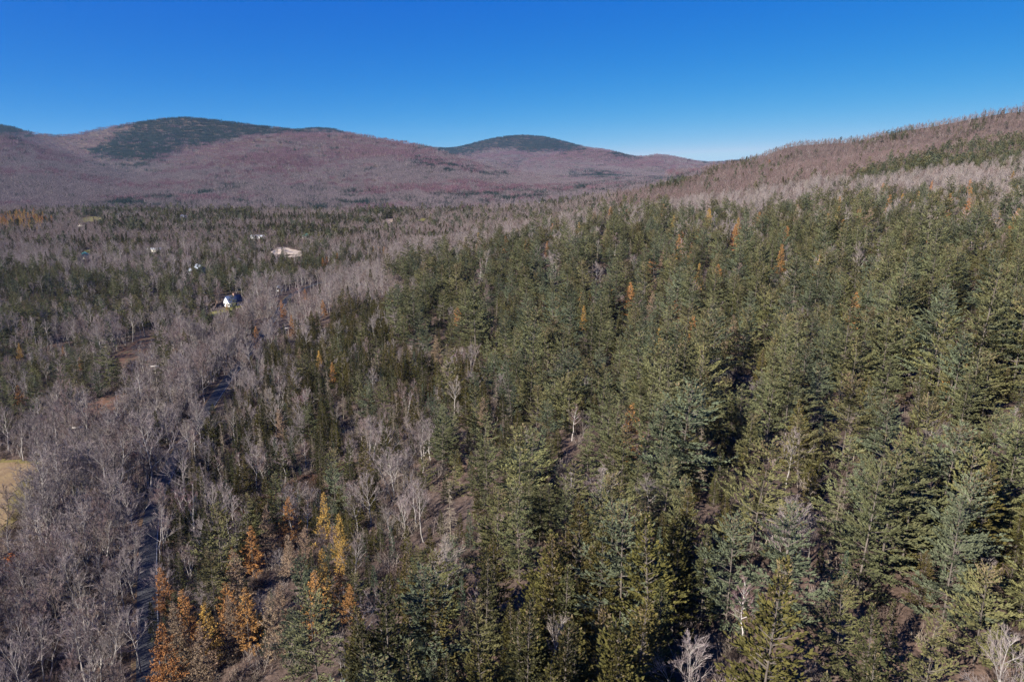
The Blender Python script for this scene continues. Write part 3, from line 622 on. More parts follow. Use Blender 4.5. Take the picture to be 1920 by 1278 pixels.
LOW['P'] = [merged(*pine(111, 'pine_a', 20, 5.2, .14, .2, .4)), merged(*pine(112, 'pine_b', 19, 5.4, .12, .4, .4)), merged(*pine(113, 'pine_c', 20, 5.0, .16, .1, .4))]
LOW['S'] = [merged(*spruce(221, 'spruce_b', 15, 2.3, .05, 0, .4)), merged(*spruce(222, 'spruce_b', 16, 1.9, .06, .2, .4)), merged(*spruce(223, 'spruce_a', 14, 2.4, .05, 0, .4))]
LOW['O'] = LOW['S']
LOW['F'] = [merged(*fir(311, 'fir', 11, 1.6, .04, .4))]
LOW['L'] = [merged(*larch(411, 'larch_a', 14, 2.2, .14, .4)), merged(*larch(412, 'larch_b', 14, 1.9, .14, .4))]
LOW['B'] = [merged(*bare(511, 14, 3.6, 'twig', 'bark', ntw=1.6, lod=.3)), merged(*bare(512, 15, 3.3, 'twig_b', 'bark', ntw=1.6, lod=.3)), merged(*bare(513, 13, 4.0, 'twig', 'bark', ntw=1.6, lod=.3, fork=.3)), merged(*bare(514, 14, 3.2, 'twig_c', 'bark', stems=3, ntw=1.6, lod=.3)), merged(*bare(515, 14, 3.5, 'twig_d', 'bark', ntw=1.6, lod=.3)), merged(*bare(516, 13, 3.8, 'twig_d', 'bark', ntw=1.6, lod=.3, fork=.3))]
LOW['W'] = [merged(*bare(611, 14, 2.7, 'twig_birch', 'bark_birch', lod=.3))]
LOW['D'] = [merged(*dead_conifer(711, 14, 1.6, .35))]

# ------------------------------------------------------------------ instanced masses: each object carries its own models and its own points
def mass(name, protos, x, y, z, vi, rz, sc, label, cat):
    V = []; Q = []; K = []; pid = []; n = 0
    for k, g in enumerate(protos):
        v, q, kk = g.arrays(); V.append(v); Q.append(q+n); K += kk; pid.append(np.full(len(v), k)); n += len(v)
    pts = np.stack([x, y, z], -1); V.append(pts); pid.append(np.full(len(pts), -1))
    V = np.concatenate(V); Q = np.concatenate(Q); pid = np.concatenate(pid).astype(np.int32)
    ks = sorted(set(K)); ix = {k: i for i, k in enumerate(ks)}
    me = mesh_from(name, V, Q, mats=[M[k] for k in ks], qm=np.array([ix[k] for k in K], np.int32))
    N = len(V); m = len(pts)
    def attr(nm, ty, vals):
        a = me.attributes.new(nm, ty, 'POINT'); a.data.foreach_set('value', vals)
    def full(v, dt): f = np.zeros(N, dt); f[N-m:] = v; return f
    attr('pid', 'INT', pid); attr('vi', 'INT', full(vi, np.int32)); attr('rz', 'FLOAT', full(rz, np.float32)); attr('sc', 'FLOAT', full(sc, np.float32))
    _rl = np.random.default_rng(m+1); attr('tx', 'FLOAT', full(_rl.normal(0, .035, m), np.float32)); attr('ty', 'FLOAT', full(_rl.normal(0, .035, m), np.float32))
    attr('sw', 'FLOAT', full(sc*np.random.default_rng(m).uniform(.85, 1.15, m), np.float32))
    o = link(name, me); tag(o, label, cat, None, 'stuff')
    ng = bpy.data.node_groups.new(name, 'GeometryNodeTree'); ng.interface.new_socket('Geometry', in_out='INPUT', socket_type='NodeSocketGeometry'); ng.interface.new_socket('Geometry', in_out='OUTPUT', socket_type='NodeSocketGeometry')
    nd = ng.nodes; lk = ng.links; gi = nd.new('NodeGroupInput'); go = nd.new('NodeGroupOutput')
    def named(a, ty): q = nd.new('GeometryNodeInputNamedAttribute'); q.data_type = ty; q.inputs[0].default_value = a; return [s for s in q.outputs if s.enabled and s.name == 'Attribute'][0]
    def eq(src, v):
        c = nd.new('FunctionNodeCompare'); c.data_type = 'INT'; c.operation = 'EQUAL'
        ins = [s for s in c.inputs if s.enabled]; lk.new(src, ins[0]); ins[1].default_value = v; return c.outputs[0]
    def sep(v):
        s = nd.new('GeometryNodeSeparateGeometry'); s.domain = 'POINT'; lk.new(gi.outputs[0], s.inputs[0]); lk.new(eq(named('pid', 'INT'), v), s.inputs[1]); return s.outputs[0]
    mp_ = nd.new('GeometryNodeMeshToPoints'); lk.new(sep(-1), mp_.inputs[0])
    jn = nd.new('GeometryNodeJoinGeometry'); cx = nd.new('ShaderNodeCombineXYZ'); lk.new(named('rz', 'FLOAT'), cx.inputs[2]); lk.new(named('tx', 'FLOAT'), cx.inputs[0]); lk.new(named('ty', 'FLOAT'), cx.inputs[1])
    cs = nd.new('ShaderNodeCombineXYZ'); sw = named('sw', 'FLOAT'); lk.new(sw, cs.inputs[0]); lk.new(sw, cs.inputs[1]); lk.new(named('sc', 'FLOAT'), cs.inputs[2])
    er = nd.new('FunctionNodeEulerToRotation'); lk.new(cx.outputs[0], er.inputs[0])
    for k in range(len(protos)):
        ip = nd.new('GeometryNodeInstanceOnPoints'); lk.new(mp_.outputs[0], ip.inputs['Points']); lk.new(eq(named('vi', 'INT'), k), ip.inputs['Selection'])
        lk.new(sep(k), ip.inputs['Instance']); lk.new(er.outputs[0], ip.inputs['Rotation']); lk.new(cs.outputs[0], ip.inputs['Scale']); lk.new(ip.outputs[0], jn.inputs[0])
    lk.new(jn.outputs[0], go.inputs[0])
    md = o.modifiers.new('forest', 'NODES'); md.node_group = ng
    return o

# ------------------------------------------------------------------ individual trees
NAME = dict(P='white_pine', S='dark_spruce', O='spruce', F='balsam_fir', L='larch', B='bare_tree', W='birch', D='dead_conifer', R='leafy_shrub_tree')
CAT = dict(P='pine tree', S='spruce tree', O='spruce tree', F='fir tree', L='larch tree', B='bare tree', W='birch tree', D='dead tree', R='tree')
NOUN = dict(P='white pine', S='spruce', O='spruce', F='balsam fir', L='larch', B='bare tree', W='birch', D='dead conifer', R='small tree')
GROUP = dict(P='white pines on the slope', S='dark spruces on the slope', O='olive spruces on the slope', F='balsam firs among the trees', L='autumn larches', B='bare broadleaf trees', W='birches', D='dead conifers', R='rust-leaved trees')
# hero trees, by the sight line to crown tops: kind, px of top, py of top, height, variant
HERO = [('L',345,1098,15,0),('L',300,1170,15,3),('L',385,1133,14,1),('L',422,1088,14,0),('L',455,1103,14,0),('L',435,1110,13,2),('L',505,1110,14,2),('L',465,985,13,0),('L',496,947,14,2),('L',535,930,14,0),
 ('L',602,1028,15,1),('L',592,1073,14,0),('L',478,612,13,0),('L',525,765,13,2),('L',560,650,11,2),('L',598,657,10,1),('L',622,678,10,0),('L',822,628,14,2),('L',545,590,13,0),('L',530,562,12,0),('L',605,560,12,0),
 ('L',573,540,10,0),('L',1378,420,17,3),('L',1376,590,16,2),('L',1267,560,16,0),('L',1226,515,14,2),('L',1575,368,16,0),('L',1583,405,13,0),('L',1553,400,14,3),('L',1518,365,10,0),('L',1820,335,13,0),('L',1748,338,10,0),('L',1900,320,10,1),
 ('L',1300,590,12,0),('L',1094,572,13,1),('L',1108,552,8,0),('L',1330,460,12,2),('L',1310,425,10,0),('L',1056,412,9,1),('L',955,427,10,0),('L',1019,412,9,0),('L',710,462,9,0),('L',700,462,9,1),('L',720,462,9,0),('L',690,464,9,0),('L',425,567,9,0),
 ('L',540,1000,12,2),('L',330,1160,13,2),('L',370,1200,14,2),('L',520,1085,12,2),('L',612,480,10,0),('L',605,482,10,0),('L',632,473,10,3),('L',375,1160,13,2),('L',1045,560,12,2),('L',1222,545,12,2),
 ('P',670,692,17,0),('P',575,755,19,2),('P',540,1140,13,5),('P',820,1040,17,1),('P',900,1130,16,1),('P',975,905,21,0),('P',930,915,20,1),('P',1155,890,20,1),('P',1170,800,19,1),('P',905,770,20,0),('P',828,770,20,2),('P',1380,960,19,5),('P',1490,950,20,5),
 ('P',1690,810,24,0),('P',1640,860,22,0),('P',1590,1080,14,1),('P',1760,1150,14,4),('P',1810,930,20,3),('P',740,468,17,2),('P',1240,365,19,0),('P',1130,700,20,0),('P',1600,700,20,1),('P',790,560,18,3),('P',1250,720,20,2),('P',1450,700,20,0),('P',1550,620,20,3),
 ('W',1812,640,9,1),('W',880,1090,9,0),('W',1074,755,9,0),('W',1400,1090,9,0),('W',360,800,11,0),('W',570,940,9,0),('W',858,650,11,1),('W',530,835,11,0),
 ('D',843,902,17,2),('D',330,965,13,0),('D',1185,640,15,0),('D',930,560,15,1),('D',1560,1010,8,0),('D',1232,760,12,1),('D',680,800,12,1),('D',645,885,10,1),
 ('B',690,780,14,3),('B',735,790,13,0),('B',690,890,12,2),('B',790,900,13,0),('B',1485,920,13,3),('B',1290,1200,11,2),('B',1890,1180,11,0),('B',850,700,13,1),('B',790,790,13,2),('B',1120,490,12,0),('B',240,1130,14,0),('B',120,1040,14,2),('B',60,1160,14,3),('B',30,790,13,0),('B',80,785,13,3),
 ('S',520,835,17,0),('S',290,770,16,1),('S',330,1035,11,0),('S',280,1130,11,1),('F',1585,1030,9,0),('F',1240,985,9,0),('F',790,720,10,0),('F',735,985,10,1),('F',882,952,11,1),('F',700,1060,10,0),
 ('R',22,1040,8,0),('R',150,462,9,0),('R',1442,300,11,0),('R',676,412,7,0)]
def place_top(px, py, H):
    a, e = ray(px, py); ys = np.geomspace(35, 2500, 1400); d = CAMZ+e*ys-(terrain(a*ys, ys)+H); i = int(np.argmax(d < 0)) if (d < 0).any() else 700
    return float(a*ys[i]), float(ys[i])
rec = []
for k, px, py, H, v in HERO:
    if k in 'PSFD': H *= .8
    if k == 'L': H *= .9
    x, y = place_top(px, py, H); rec.append((k, x, y, float(terrain(x, y)), v, H/V_[k][v][2], rnd.uniform(0, 6.28), True))
hx = np.array([q[1] for q in rec]); hy = np.array([q[2] for q in rec])
# thin the random trees standing on, or right in front of, a hero
def clear_heroes(x, y):
    ok = np.ones(len(x), bool)
    for q in rec:
        k, a, b = q[0], q[1], q[2]; rad = 3.0 if k in 'PB' or (k == 'L' and b > 300) else 2.3
        dx = x-a; dy = y-b; fx, fy = -a/math.hypot(a, b), -b/math.hypot(a, b); along = dx*fx+dy*fy; across = np.abs(dx*fy-dy*fx)
        ok &= ~((np.hypot(dx, dy) < rad) | ((along > 0) & (along < ((16 if k == 'L' else 10) if b < 300 else 44 if k == 'L' else 26)) & (across < rad*.75)))
    return ok
c = clear_heroes(nx_, ny_); nx_, ny_, nz_, nk_, nst_ = nx_[c], ny_[c], nz_[c], nk_[c], nst_[c]
c = clear_heroes(ux_, uy_); ux_, uy_, uz_, uk_, us_ = ux_[c], uy_[c], uz_[c], uk_[c], us_[c]
c = clear_heroes(mx_, my_); mx_, my_, mz_, mk_, mst_ = mx_[c], my_[c], mz_[c], mk_[c], mst_[c]
r3 = np.random.default_rng(33); nscale = np.where(nk_ == 'P', .82, np.where(np.isin(nk_, list('SOFD')), .74, .92))*np.where(np.isin(nk_, list('PB')), r3.normal(.98, .23, len(nx_)), r3.normal(1, .17, len(nx_))).clip(.5, 1.45)
nscale = nscale*(.62+.85*fbm(nx_/15+9, ny_/15, 2))
small = r3.random(len(nx_)) < .22; nscale = np.where(small & np.isin(nk_, list('PSOF')), nscale*.62, nscale)
stn = np.array(keys)[nst_]; nscale = nscale*np.where(np.isin(stn, ['scrubpine']), .62, 1)*np.where(np.isin(stn, ['olive', 'mixed', 'road']) & np.isin(nk_, list('SOPD')), .95, 1)*np.where(np.isin(stn, ['mixed', 'road', 'bareknot', 'pine', 'spruce', 'tamarack']) & np.isin(nk_, list('BW')), .72, 1)*np.where(stn == 'tamarack', .85, 1)*np.where(np.isin(stn, ['spruce', 'sprpine']) & np.isin(nk_, list('SO')), 1.28, 1)
nvar = np.array([r3.integers(0, len(V_[k])) for k in nk_]) if len(nk_) else np.array([], int); nrot = r3.uniform(0, 6.28, len(nx_))
hts = np.array([V_[k][v][2] for k, v in zip(nk_, nvar)])*nscale
mpx, mpy = project(nx_, ny_, nz_+hts*.65); infr = (mpx > -15) & (mpx < 1935) & (mpy > 0) & (mpy < 1300); app = np.where(infr, hts/np.hypot(np.hypot(nx_, ny_), nz_-CAMZ), 0)
CAPN = dict(P=300, S=300, O=300, F=300, L=240, B=300, W=120, D=200)
single = np.zeros(len(nx_), bool)
for k in KN:
    i = np.where(nk_ == k)[0]; nh = sum(1 for q in rec if q[0] == k); i = i[np.argsort(-app[i])][:CAPN[k]-nh]; single[i[app[i] > 0]] = True
for i in np.where(single)[0]: rec.append((nk_[i], nx_[i], ny_[i], nz_[i], int(nvar[i]), float(nscale[i]), float(nrot[i]), False))

MESH = {}
def tree_meshes(k, v):
    if (k, v) not in MESH:
        t, c, H, look = V_[k][v]; MESH[k, v] = (t.mesh(NAME[k]+'_trunk'), c.mesh(NAME[k]+'_crown'))
    return MESH[k, v]
ONES = 'zero one two three four five six seven eight nine ten eleven twelve thirteen fourteen fifteen sixteen seventeen eighteen nineteen'.split(); TENS = '0 0 twenty thirty forty fifty sixty seventy eighty ninety'.split()
def word(n): return ONES[n] if n < 20 else TENS[n//10]+('-'+ONES[n % 10] if n % 10 else '')
rk = [q[0] for q in rec]; rpx, rpy = project(np.array([q[1] for q in rec]), np.array([q[2] for q in rec]), np.array([q[3]+V_[q[0]][q[4]][2]*q[5]*.6 for q in rec]))
MARK = [(440,562,'the white house'),(375,503,'the pale barn'),(272,1010,'the shaded road'),(450,680,'the road bend'),(40,920,'the hayfield'),(520,935,'the rusty clearing'),(528,470,'the sand yard')]
for j in [j for j, q in enumerate(rec) if q[7] and q[0] in 'LWR']:
    MARK.append((rpx[j], rpy[j], {'L': ('an ' if V_['L'][rec[j][4]][3][0] == 'o' else 'a ')+V_['L'][rec[j][4]][3]+' larch', 'W': 'a white birch', 'R': 'a rust-leaved tree'}[rk[j]]))
mkx = np.array([m[0] for m in MARK]); mky = np.array([m[1] for m in MARK]); used = set()
def make_label(j):
    k, x, y, z, v, s, rz, hero = rec[j]; px, py = rpx[j], rpy[j]; H = V_[k][v][2]*s; look = V_[k][v][3]
    size = 'tall' if H > 1.12*V_[k][0][2] else 'small' if H < .74*V_[k][0][2] else 'low' if H < .86*V_[k][0][2] else ''
    d = np.hypot(mkx-px, mky-py); d[d < 6] = 1e9; b = int(np.argmin(d)); rel = ''
    if d[b] < 110:
        dx, dy = px-mkx[b], py-mky[b]; rel = ('beyond ' if dy < 0 else 'in front of ')+MARK[b][2] if abs(dy) > abs(dx) else 'beside '+MARK[b][2]
    for t in range(9):
        X = int(np.clip(px/19.2, 0, 99))+(0, 0, 0, 1, -1, 1, 1, -1, -1)[t]; Y = int(np.clip(py/12.78, 0, 99))+(0, 1, -1, 0, 0, 1, -1, 1, -1)[t]
        X = min(max(X, 0), 99); Y = min(max(Y, 0), 99)
        lab = ' '.join(f"{size} {look} {NOUN[k]} {rel}, {word(X)} percent across and {word(Y)} down the photo".split()).replace(' ,', ',')
        if len(lab.replace(',', '').split()) > 16: lab = lab.replace(' the photo', '')
        if len(lab.split()) > 16: lab = lab.replace(' and ', ', ')
        if len(lab.split()) > 16: lab = ' '.join(f"{size} {look} {NOUN[k]}, {word(X)} percent across and {word(Y)} down the photo".split())
        if lab not in used: break
    used.add(lab); return lab
def make_tree(j):
    k, x, y, z, v, s, rz, hero = rec[j]; tm, cm = tree_meshes(k, v)
    r_ = random.Random(j*7+1); wdt = s*r_.uniform(.88, 1.12)
    e = empty(NAME[k], (x, y, z-.15), rz); e.scale = (wdt, wdt, s); e.rotation_euler = (r_.gauss(0, .035), r_.gauss(0, .035), rz)
    if k in 'BW': e.rotation_euler = (r_.gauss(0, .06), r_.gauss(0, .06), rz)
    tag(e, make_label(j), CAT[k], GROUP[k])
    link('trunk', tm, e); link('crown', cm, e)
for j in range(len(rec)): make_tree(j)

# ------------------------------------------------------------------ the rest of the trees, one mass per kind
rest = ~single
SNAME = dict(P='pine_forest', S='dark_spruce_forest', O='spruce_forest', F='fir_forest', L='larch_woods', B='bare_forest', W='birch_woods', D='dead_conifer_woods')
SLAB = dict(P='mass of grey-green white pines running up the slope to its crest', S='dark spruce woods scattered over slope and valley in bands', O='olive spruce woods packed between the pines and the road', F='small blue-green balsam firs filling gaps between larger trees',
            L='scatter of small orange larches through the distant forest', B='grey leafless woods filling the valley and the slopes', W='white-stemmed birches scattered in the bare woods', D='dead grey conifers scattered through the mixed woods')
r4 = np.random.default_rng(44)
for k in KN:
    hi = [merged(t, c_) for t, c_, H, l in V_[k]]; lo = LOW[k]; i = np.where(rest & (nk_ == k))[0]; m = np.where(mk_ == k)[0]
    msc = r4.normal(1, .2, len(m)).clip(.5, 1.45)*(.78 if k in 'PSOF' else .92)*np.where((np.array(keys)[mst_[m]] == 'hillbare') | (my_[m] > 1250), .78, 1)*np.where(np.array(keys)[mst_[m]] == 'hillpine', .75, 1)*np.where(np.isin(np.array(keys)[mst_[m]], ['conband', 'conhalf', 'pinedense', 'valley', 'bare']), .88, 1)
    u = np.where(uk_ == k)[0]
    x = np.r_[nx_[i], mx_[m], ux_[u]]; y = np.r_[ny_[i], my_[m], uy_[u]]; z = np.r_[nz_[i], mz_[m], uz_[u]]-.15
    if len(x) == 0: continue
    mlo = len(hi)+r4.integers(0, 4 if k == 'B' else len(lo), len(m)); mlo = np.where((k == 'B') & (mx_[m] > .15*my_[m]) & (r4.random(len(m)) < np.clip((my_[m]-400)/300, 0, .85)), len(hi)+4+r4.integers(0, 2, len(m)), mlo); mhi = r4.integers(0, len(hi), len(m)); vi = np.r_[nvar[i], np.where(my_[m] < 680, mhi, mlo), r4.integers(0, len(hi), len(u))].astype(int); sc = np.r_[nscale[i], msc, us_[u]]; rz = np.r_[nrot[i], r4.uniform(0, 6.28, len(m)+len(u))]
    mass(SNAME[k], hi+lo, x, y, z, vi, rz, sc, SLAB[k], 'forest')

# far woods: patches of small trees on the hills
def far_clump(seed, kind, n, rad, fine, tw='far_twig'):
    r = np.random.default_rng(seed); g = G()
    for t in range(n):
        x, y = r.uniform(-rad, rad, 2); h = r.uniform(9.5, 14)
        if kind == 'B':
            m = 110 if fine else 60; ph = r.uniform(0, 6.28, m); q = r.random(m)**.5; zz = r.uniform(.3, 1, m); rr = 3.3*q*np.sin(np.clip((zz-.25)/.75, 0, 1)*np.pi*.86+.25)
            p = np.stack([x+rr*np.cos(ph), y+rr*np.sin(ph), zz*h-1.4], -1); d = norm(np.stack([np.cos(ph)*.4, np.sin(ph)*.4, np.full(m, 1.)], -1)+r.normal(size=(m, 3))*.22)
            g.quads(blades(r, p, d, r.uniform(1.1, 2.2, m), .22 if fine else .36), tw); g.quads(ribbons(r, np.array([[x, y, 0.]]), np.array([[x, y, h*.75]]), .34, .15), 'bark_pale')
        else:
            m = 70 if fine else 48; zz = r.random(m)**1.25; rr = 2.5*(1-zz)+.1; ph = r.uniform(0, 6.28, m); p = np.stack([x+rr*.25*np.cos(ph), y+rr*.25*np.sin(ph), .06*h+zz*h*.94], -1)
            d = norm(np.stack([np.cos(ph), np.sin(ph), r.uniform(-.3, .25, m)], -1)); g.quads(blades(r, p, d, rr*1.0+.4, rr*.5+.22, .5), 'far_conifer')
    return g
def far_mass():
    r = np.random.default_rng(66); rows = []
    for y0, y1, step, zone in ((1230, 2700, 20, 0), (2700, 8300, 30, 1)):
        x, y = scatter(y0, y1, step, r); z = terrain(x, y); k = seen(x, y, z, 14, .0025) & clear_of(x, y) & ~((x > .27*y) & (y < 1720)); x, y, z = x[k], y[k], z[k]
        px, py = project(x, y, z+6); st = stand(px+r.normal(size=len(x))*8, py+r.normal(size=len(x))*2.6, x, y); con = PROB[st][:, [KN.index(c) for c in 'PSOFL']].sum(1); cl = fbm(x/60+3, y/60+8, 3)
        con = np.where(con > .8, con, np.clip(con*(1+(cl-.45)*4.5), 0, 1)); isc = r.random(len(x)) < con
        cap = (con > .8) & (zone == 1); j = np.where(cap)[0]           # summit spruce stands close together
        xx = x[j]+r.uniform(-15, 15, len(j)); yy = y[j]+r.uniform(-15, 15, len(j))
        x = np.r_[x, xx]; y = np.r_[y, yy]; z = np.r_[z, terrain(xx, yy)]; isc = np.r_[isc, np.ones(len(j), bool)]
        rows.append((x, y, z, isc, np.full(len(x), zone)))
    x, y, z, isc, zn = [np.concatenate(q) for q in zip(*rows)]
    PB = [far_clump(900+i, 'B', 11, 12, True, ('far_twig', 'far_twig_b')[i//2]) for i in range(4)]+[far_clump(910+i, 'B', 18, 20, False, ('far_twig', 'far_twig_b')[i//2]) for i in range(4)]
    PC = [far_clump(950+i, 'S', 11, 12, True) for i in range(4)]+[far_clump(960+i, 'S', 22, 20, False) for i in range(4)]
    for nm, sel, pr, lab in (('hill_bare_woods', ~isc, PB, 'mauve leafless woods covering the distant hills'), ('hill_conifer_woods', isc, PC, 'dark conifer woods on summits and valley bands')):
        n = int(sel.sum()); mass(nm, pr, x[sel], y[sel], z[sel]-.3, zn[sel]*4+2*(r.random(n)+(fbm(x[sel]/260, y[sel]/260, 3)-.45)*2.2 > np.clip((z[sel]-20)/170, .12, .92)).astype(int)+r.integers(0, 2, n), r.uniform(0, 6.28, n), r.uniform(.8, 1.2, n), lab, 'forest')
    print('far clumps', len(x), 'near', len(nx_), 'mid', len(mx_), 'single', len(rec))
far_mass()
# brush on the forest floor
def brush():
    r = np.random.default_rng(77); x, y = scatter(40, 330, 3.0, r); k = clear_of(x, y, 3.6) | (r.random(len(x)) < .0); x, y = x[k], y[k]; z = terrain(x, y); px, py = project(x, y, z+2); nm = np.array(keys)[stand(px, py, x, y)]; k = ~np.isin(nm, ['pine', 'spruce', 'sprpine']) | (r.random(len(x)) < .35); x, y, z = x[k], y[k], z[k]; n = len(x)
    b = OPEN[2]; lo = b.min(0); hi = b.max(0); n2 = 2600; bx = r.uniform(lo[0], hi[0], n2); by = r.uniform(lo[1], hi[1], n2); q = inpoly(bx, by, b); bx, by = bx[q], by[q]
    mass('bracken_undergrowth', [shrub(5, 'rust_brush', 1.1, 60, .06), shrub(6, 'rust_brush', .8, 60, .07), shrub(7, 'brush', 1.5, 50)], bx, by, terrain(bx, by)+.05, r.integers(0, 3, len(bx)), r.uniform(0, 6.28, len(bx)), r.uniform(.6, 1.4, len(bx)), 'rusty bracken and brush filling the clearing', 'undergrowth')
    mass('undergrowth', [shrub(1), shrub(2, h=2.2), shrub(3, 'twig_b', 2.6, 50), shrub(4, 'dead', 1.2, 60)], x, y, z-.05, r.integers(0, 4, n), r.uniform(0, 6.28, n), r.uniform(.6, 1.5, n), 'brown brush and saplings on the forest floor', 'undergrowth')
brush()

# ------------------------------------------------------------------ houses
def flat(name, col, rough=.7): return mat(name, col, 0, 0, rough)
HM = dict(white=flat('white_clapboard', (.80,.80,.80)), cream=flat('cream_siding', (.62,.58,.50)), grey=flat('weathered_grey_siding', (.42,.43,.46)), tan=flat('tan_siding', (.45,.36,.27)),
          blue=flat('dark_blue_roof', (.05,.07,.14), .5), metal=flat('pale_metal_roof', (.55,.60,.66), .45), teal=flat('teal_metal_roof', (.05,.26,.24), .5), brown=flat('brown_roof', (.14,.10,.08)), slate=flat('blue_grey_roof', (.20,.23,.32)),
          glass=flat('window_glass', (.03,.04,.05), .1), door=flat('dark_door', (.12,.08,.06)), brick=flat('chimney_brick', (.40,.24,.18)))
def boxm(name, lo, hi, m):
    (x0, y0, z0), (x1, y1, z1) = lo, hi; V = [(x0,y0,z0),(x1,y0,z0),(x1,y1,z0),(x0,y1,z0),(x0,y0,z1),(x1,y0,z1),(x1,y1,z1),(x0,y1,z1)]
    return mesh_from(name, V, [(0,3,2,1),(4,5,6,7),(0,1,5,4),(1,2,6,5),(2,3,7,6),(3,0,4,7)], mats=[m])
def house(px, py, W, L, wh, rh, rz, wall, roof, label, chimney=False, name='house', cat='house', groupn='houses in the valley'):
    x, y, z = hit(px, py); e = empty(name, (x, y, z-.2), rz); tag(e, label, cat, groupn)
    w2, l2 = W/2, L/2                                                   # ridge runs along local y; gable faces -y
    V = [(-w2,-l2,-.4),(w2,-l2,-.4),(w2,l2,-.4),(-w2,l2,-.4),(-w2,-l2,wh),(w2,-l2,wh),(w2,l2,wh),(-w2,l2,wh),(0,-l2,wh+rh),(0,l2,wh+rh)]
    link('wall', mesh_from('wall', V, [(1,2,6,5),(3,0,4,7),(0,1,5,4),(2,3,7,6)], [(4,5,8),(6,7,9)], [HM[wall]]), e)
    o = .4; k = rh/w2; t = .16
    ev = lambda s: wh-o*k+.06
    Vr = []
    for yy in (-l2-o, l2+o):
        Vr += [(-w2-o, yy, ev(0)), (0, yy, wh+rh+.06), (w2+o, yy, ev(0)), (-w2-o, yy, ev(0)+t), (0, yy, wh+rh+.06+t), (w2+o, yy, ev(0)+t)]
    rf = link('roof', mesh_from('roof', Vr, [(3,4,10,9),(4,5,11,10),(0,6,7,1),(1,7,8,2),(0,1,4,3),(1,2,5,4),(6,9,10,7),(7,10,11,8),(0,3,9,6),(2,8,11,5)], mats=[HM[roof]]), e)
    if chimney: link('chimney', boxm('chimney', (-.45, .3, wh), (.45, 1.2, wh+rh+1.3), HM['brick']), rf)
    link('door', boxm('door', (-.5, -l2-.05, 0), (.5, -l2+.02, 2.1), HM['door']), e)
    for sx in (-.62, .62):
        link('window', boxm('window', (sx*w2-.5, -l2-.04, 1.1), (sx*w2+.5, -l2+.02, 2.4), HM['glass']), e)
    for sy in (-.5, 0, .5):
        for s in (-1, 1):
            a = s*w2; link('window', boxm('window', (min(a-.02*s, a+.04*s), sy*l2-.5, 1.1), (max(a-.02*s, a+.04*s), sy*l2+.5, 2.4), HM['glass']), e)
    if rh > 2.5: link('window', boxm('window', (-.45, -l2-.04, wh+.3), (.45, -l2+.02, wh+1.4), HM['glass']), e)
    return e
R = math.radians
house(438, 572, 6.8, 9.5, 3.2, 3.6, R(-38), 'white', 'blue', 'white gabled house with dark blue roof beside the orange larch', True)
house(375, 512, 8.5, 13, 3.6, 3.4, R(38), 'grey', 'metal', 'pale grey barn with light metal roof behind a conifer band', name='barn', cat='barn')
house(362, 513, 5, 6, 2.6, 1.6, R(60), 'white', 'metal', 'small white shed next to the pale barn', name='shed', cat='shed')
house(478, 447, 5, 9, 2.8, 1.4, R(70), 'white', 'metal', 'low white house, leftmost of two in a row', name='house')
house(490, 447, 5, 13, 2.8, 1.4, R(85), 'white', 'metal', 'long low white house, right one of two in a row')
house(577, 447, 9, 12, 3.4, 2.6, R(40), 'white', 'teal', 'white house with teal metal roof at the wood edge')
house(222, 409, 9, 12, 3.6, 2.6, R(40), 'white', 'metal', 'white house beyond the dark conifer band')
house(345, 412, 11, 15, 3.8, 3.2, R(50), 'grey', 'slate', 'blue-grey house under dark conifers in the valley')
house(160, 484, 8, 11, 3.2, 2.4, R(30), 'cream', 'teal', 'cream house with green roof beside a grassy yard')
house(448, 492, 4, 5, 2.2, 1.2, R(20), 'cream', 'metal', 'small pale shed among bare trees', name='shed', cat='shed')
house(292, 472, 6, 16, 2.8, 1.4, R(80), 'cream', 'metal', 'long pale house among bare trees')
house(524, 545, 3.6, 4.5, 2.3, 1.3, R(20), 'white', 'metal', 'tiny white shed beside the road curve', name='shed', cat='shed')
house(155, 424, 6, 12, 2.6, 1.4, R(80), 'cream', 'brown', 'low pale house below the far meadow')
house(1012, 384, 9, 13, 3.2, 2.6, R(30), 'tan', 'metal', 'tan house in the valley beyond the pine crest')
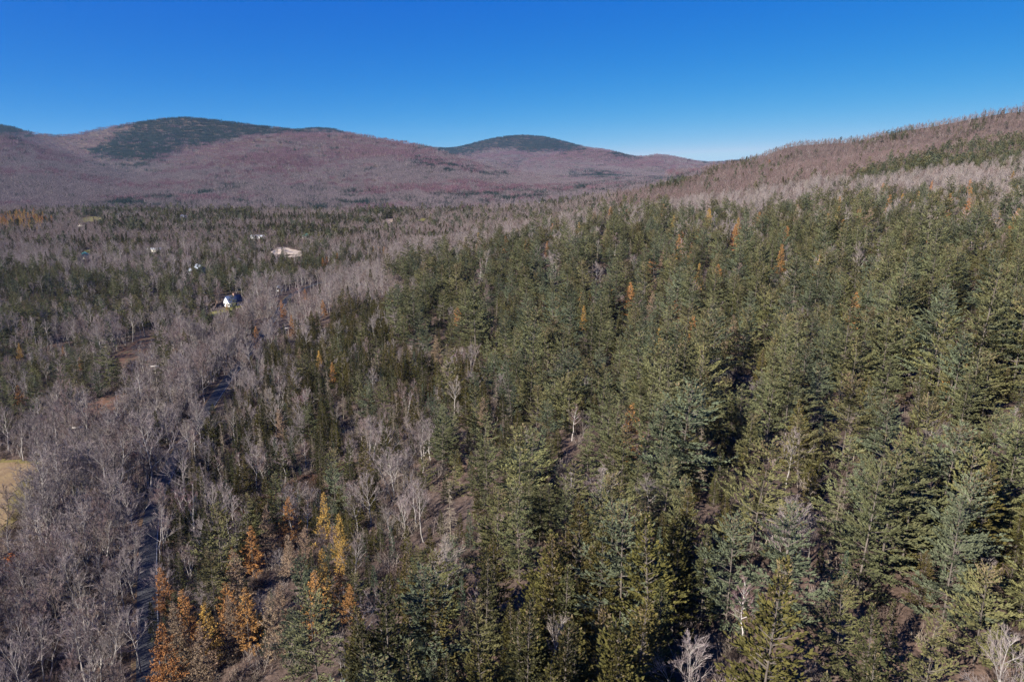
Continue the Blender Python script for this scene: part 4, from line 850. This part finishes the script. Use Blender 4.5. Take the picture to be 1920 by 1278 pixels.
# sand heap in the yard
def heap():
    x, y, z = hit(524, 474); n = 26; X, Y = np.meshgrid(np.linspace(-1, 1, n), np.linspace(-1, 1, n)); r = np.hypot(X, Y)
    H = np.clip(1-r, 0, 1)**.8*3.6*(.8+.5*fbm(X*2+4, Y*2, 3)); P = np.stack([X*14, Y*9, H], -1).reshape(-1, 3); P[:, 2] += terrain(P[:, 0]+x, P[:, 1]+y)-z-.1
    idx = np.arange(n*n).reshape(n, n); Q = np.stack([idx[:-1, :-1], idx[:-1, 1:], idx[1:, 1:], idx[1:, :-1]], -1).reshape(-1, 4)
    o = link('sand_heap', mesh_from('sand_heap', P, Q, mats=[sand_m], smooth=True)); o.location = (x, y, z); tag(o, 'pale heap of sand in the cleared yard', 'sand heap')
heap()
# utility poles along the road
pole_m = flat('weathered_pole', (.34,.30,.26))
M['pole'] = pole_m; M['arm'] = flat('pale_crossarm', (.55,.50,.46))
def pole(px, py, H, rz, label):
    x, y = place_top(px, py, H); z = float(terrain(x, y)); e = empty('utility_pole', (x, y, z-.2), rz); tag(e, label, 'utility pole', 'utility poles in the trees')
    g = G(); g.tube([(0,0,0),(0,0,H*.5),(0,0,H)], np.array([.17,.15,.12]), 'pole', 7); link('pole', g.mesh('pole'), e)
    a = link('crossarm', boxm('crossarm', (-1.5,-.09,H-.75),(1.5,.09,H-.5), M['arm']), e)
    for s in (-1.35, 0, 1.35): link('insulator', boxm('insulator', (s-.06,-.06,H-.5),(s+.06,.06,H-.28), M['arm']), a)
pole(145, 797, 11, R(10), 'utility pole with pale crossarm near the hayfield')
pole(290, 683, 11, R(12), 'utility pole with pale crossarm above the bare strip')
pole(540, 612, 10, R(30), 'utility pole by the road bend among orange larches')

# ------------------------------------------------------------------ clear autumn air
def haze():
    m = bpy.data.materials.new('haze'); m.use_nodes = True; t = m.node_tree; t.nodes.clear(); o = t.nodes.new('ShaderNodeOutputMaterial'); v = t.nodes.new('ShaderNodeVolumePrincipled')
    v.inputs['Color'].default_value = (.45, .72, 1.0, 1); v.inputs['Density'].default_value = 2.3e-5; v.inputs['Anisotropy'].default_value = .2; t.links.new(v.outputs[0], o.inputs['Volume'])
    me = boxm('haze', (-9800, -2500, -60), (9800, 9300, 520), m); ob = link('haze', me); ob['kind'] = 'stuff'
if HAZE: haze()
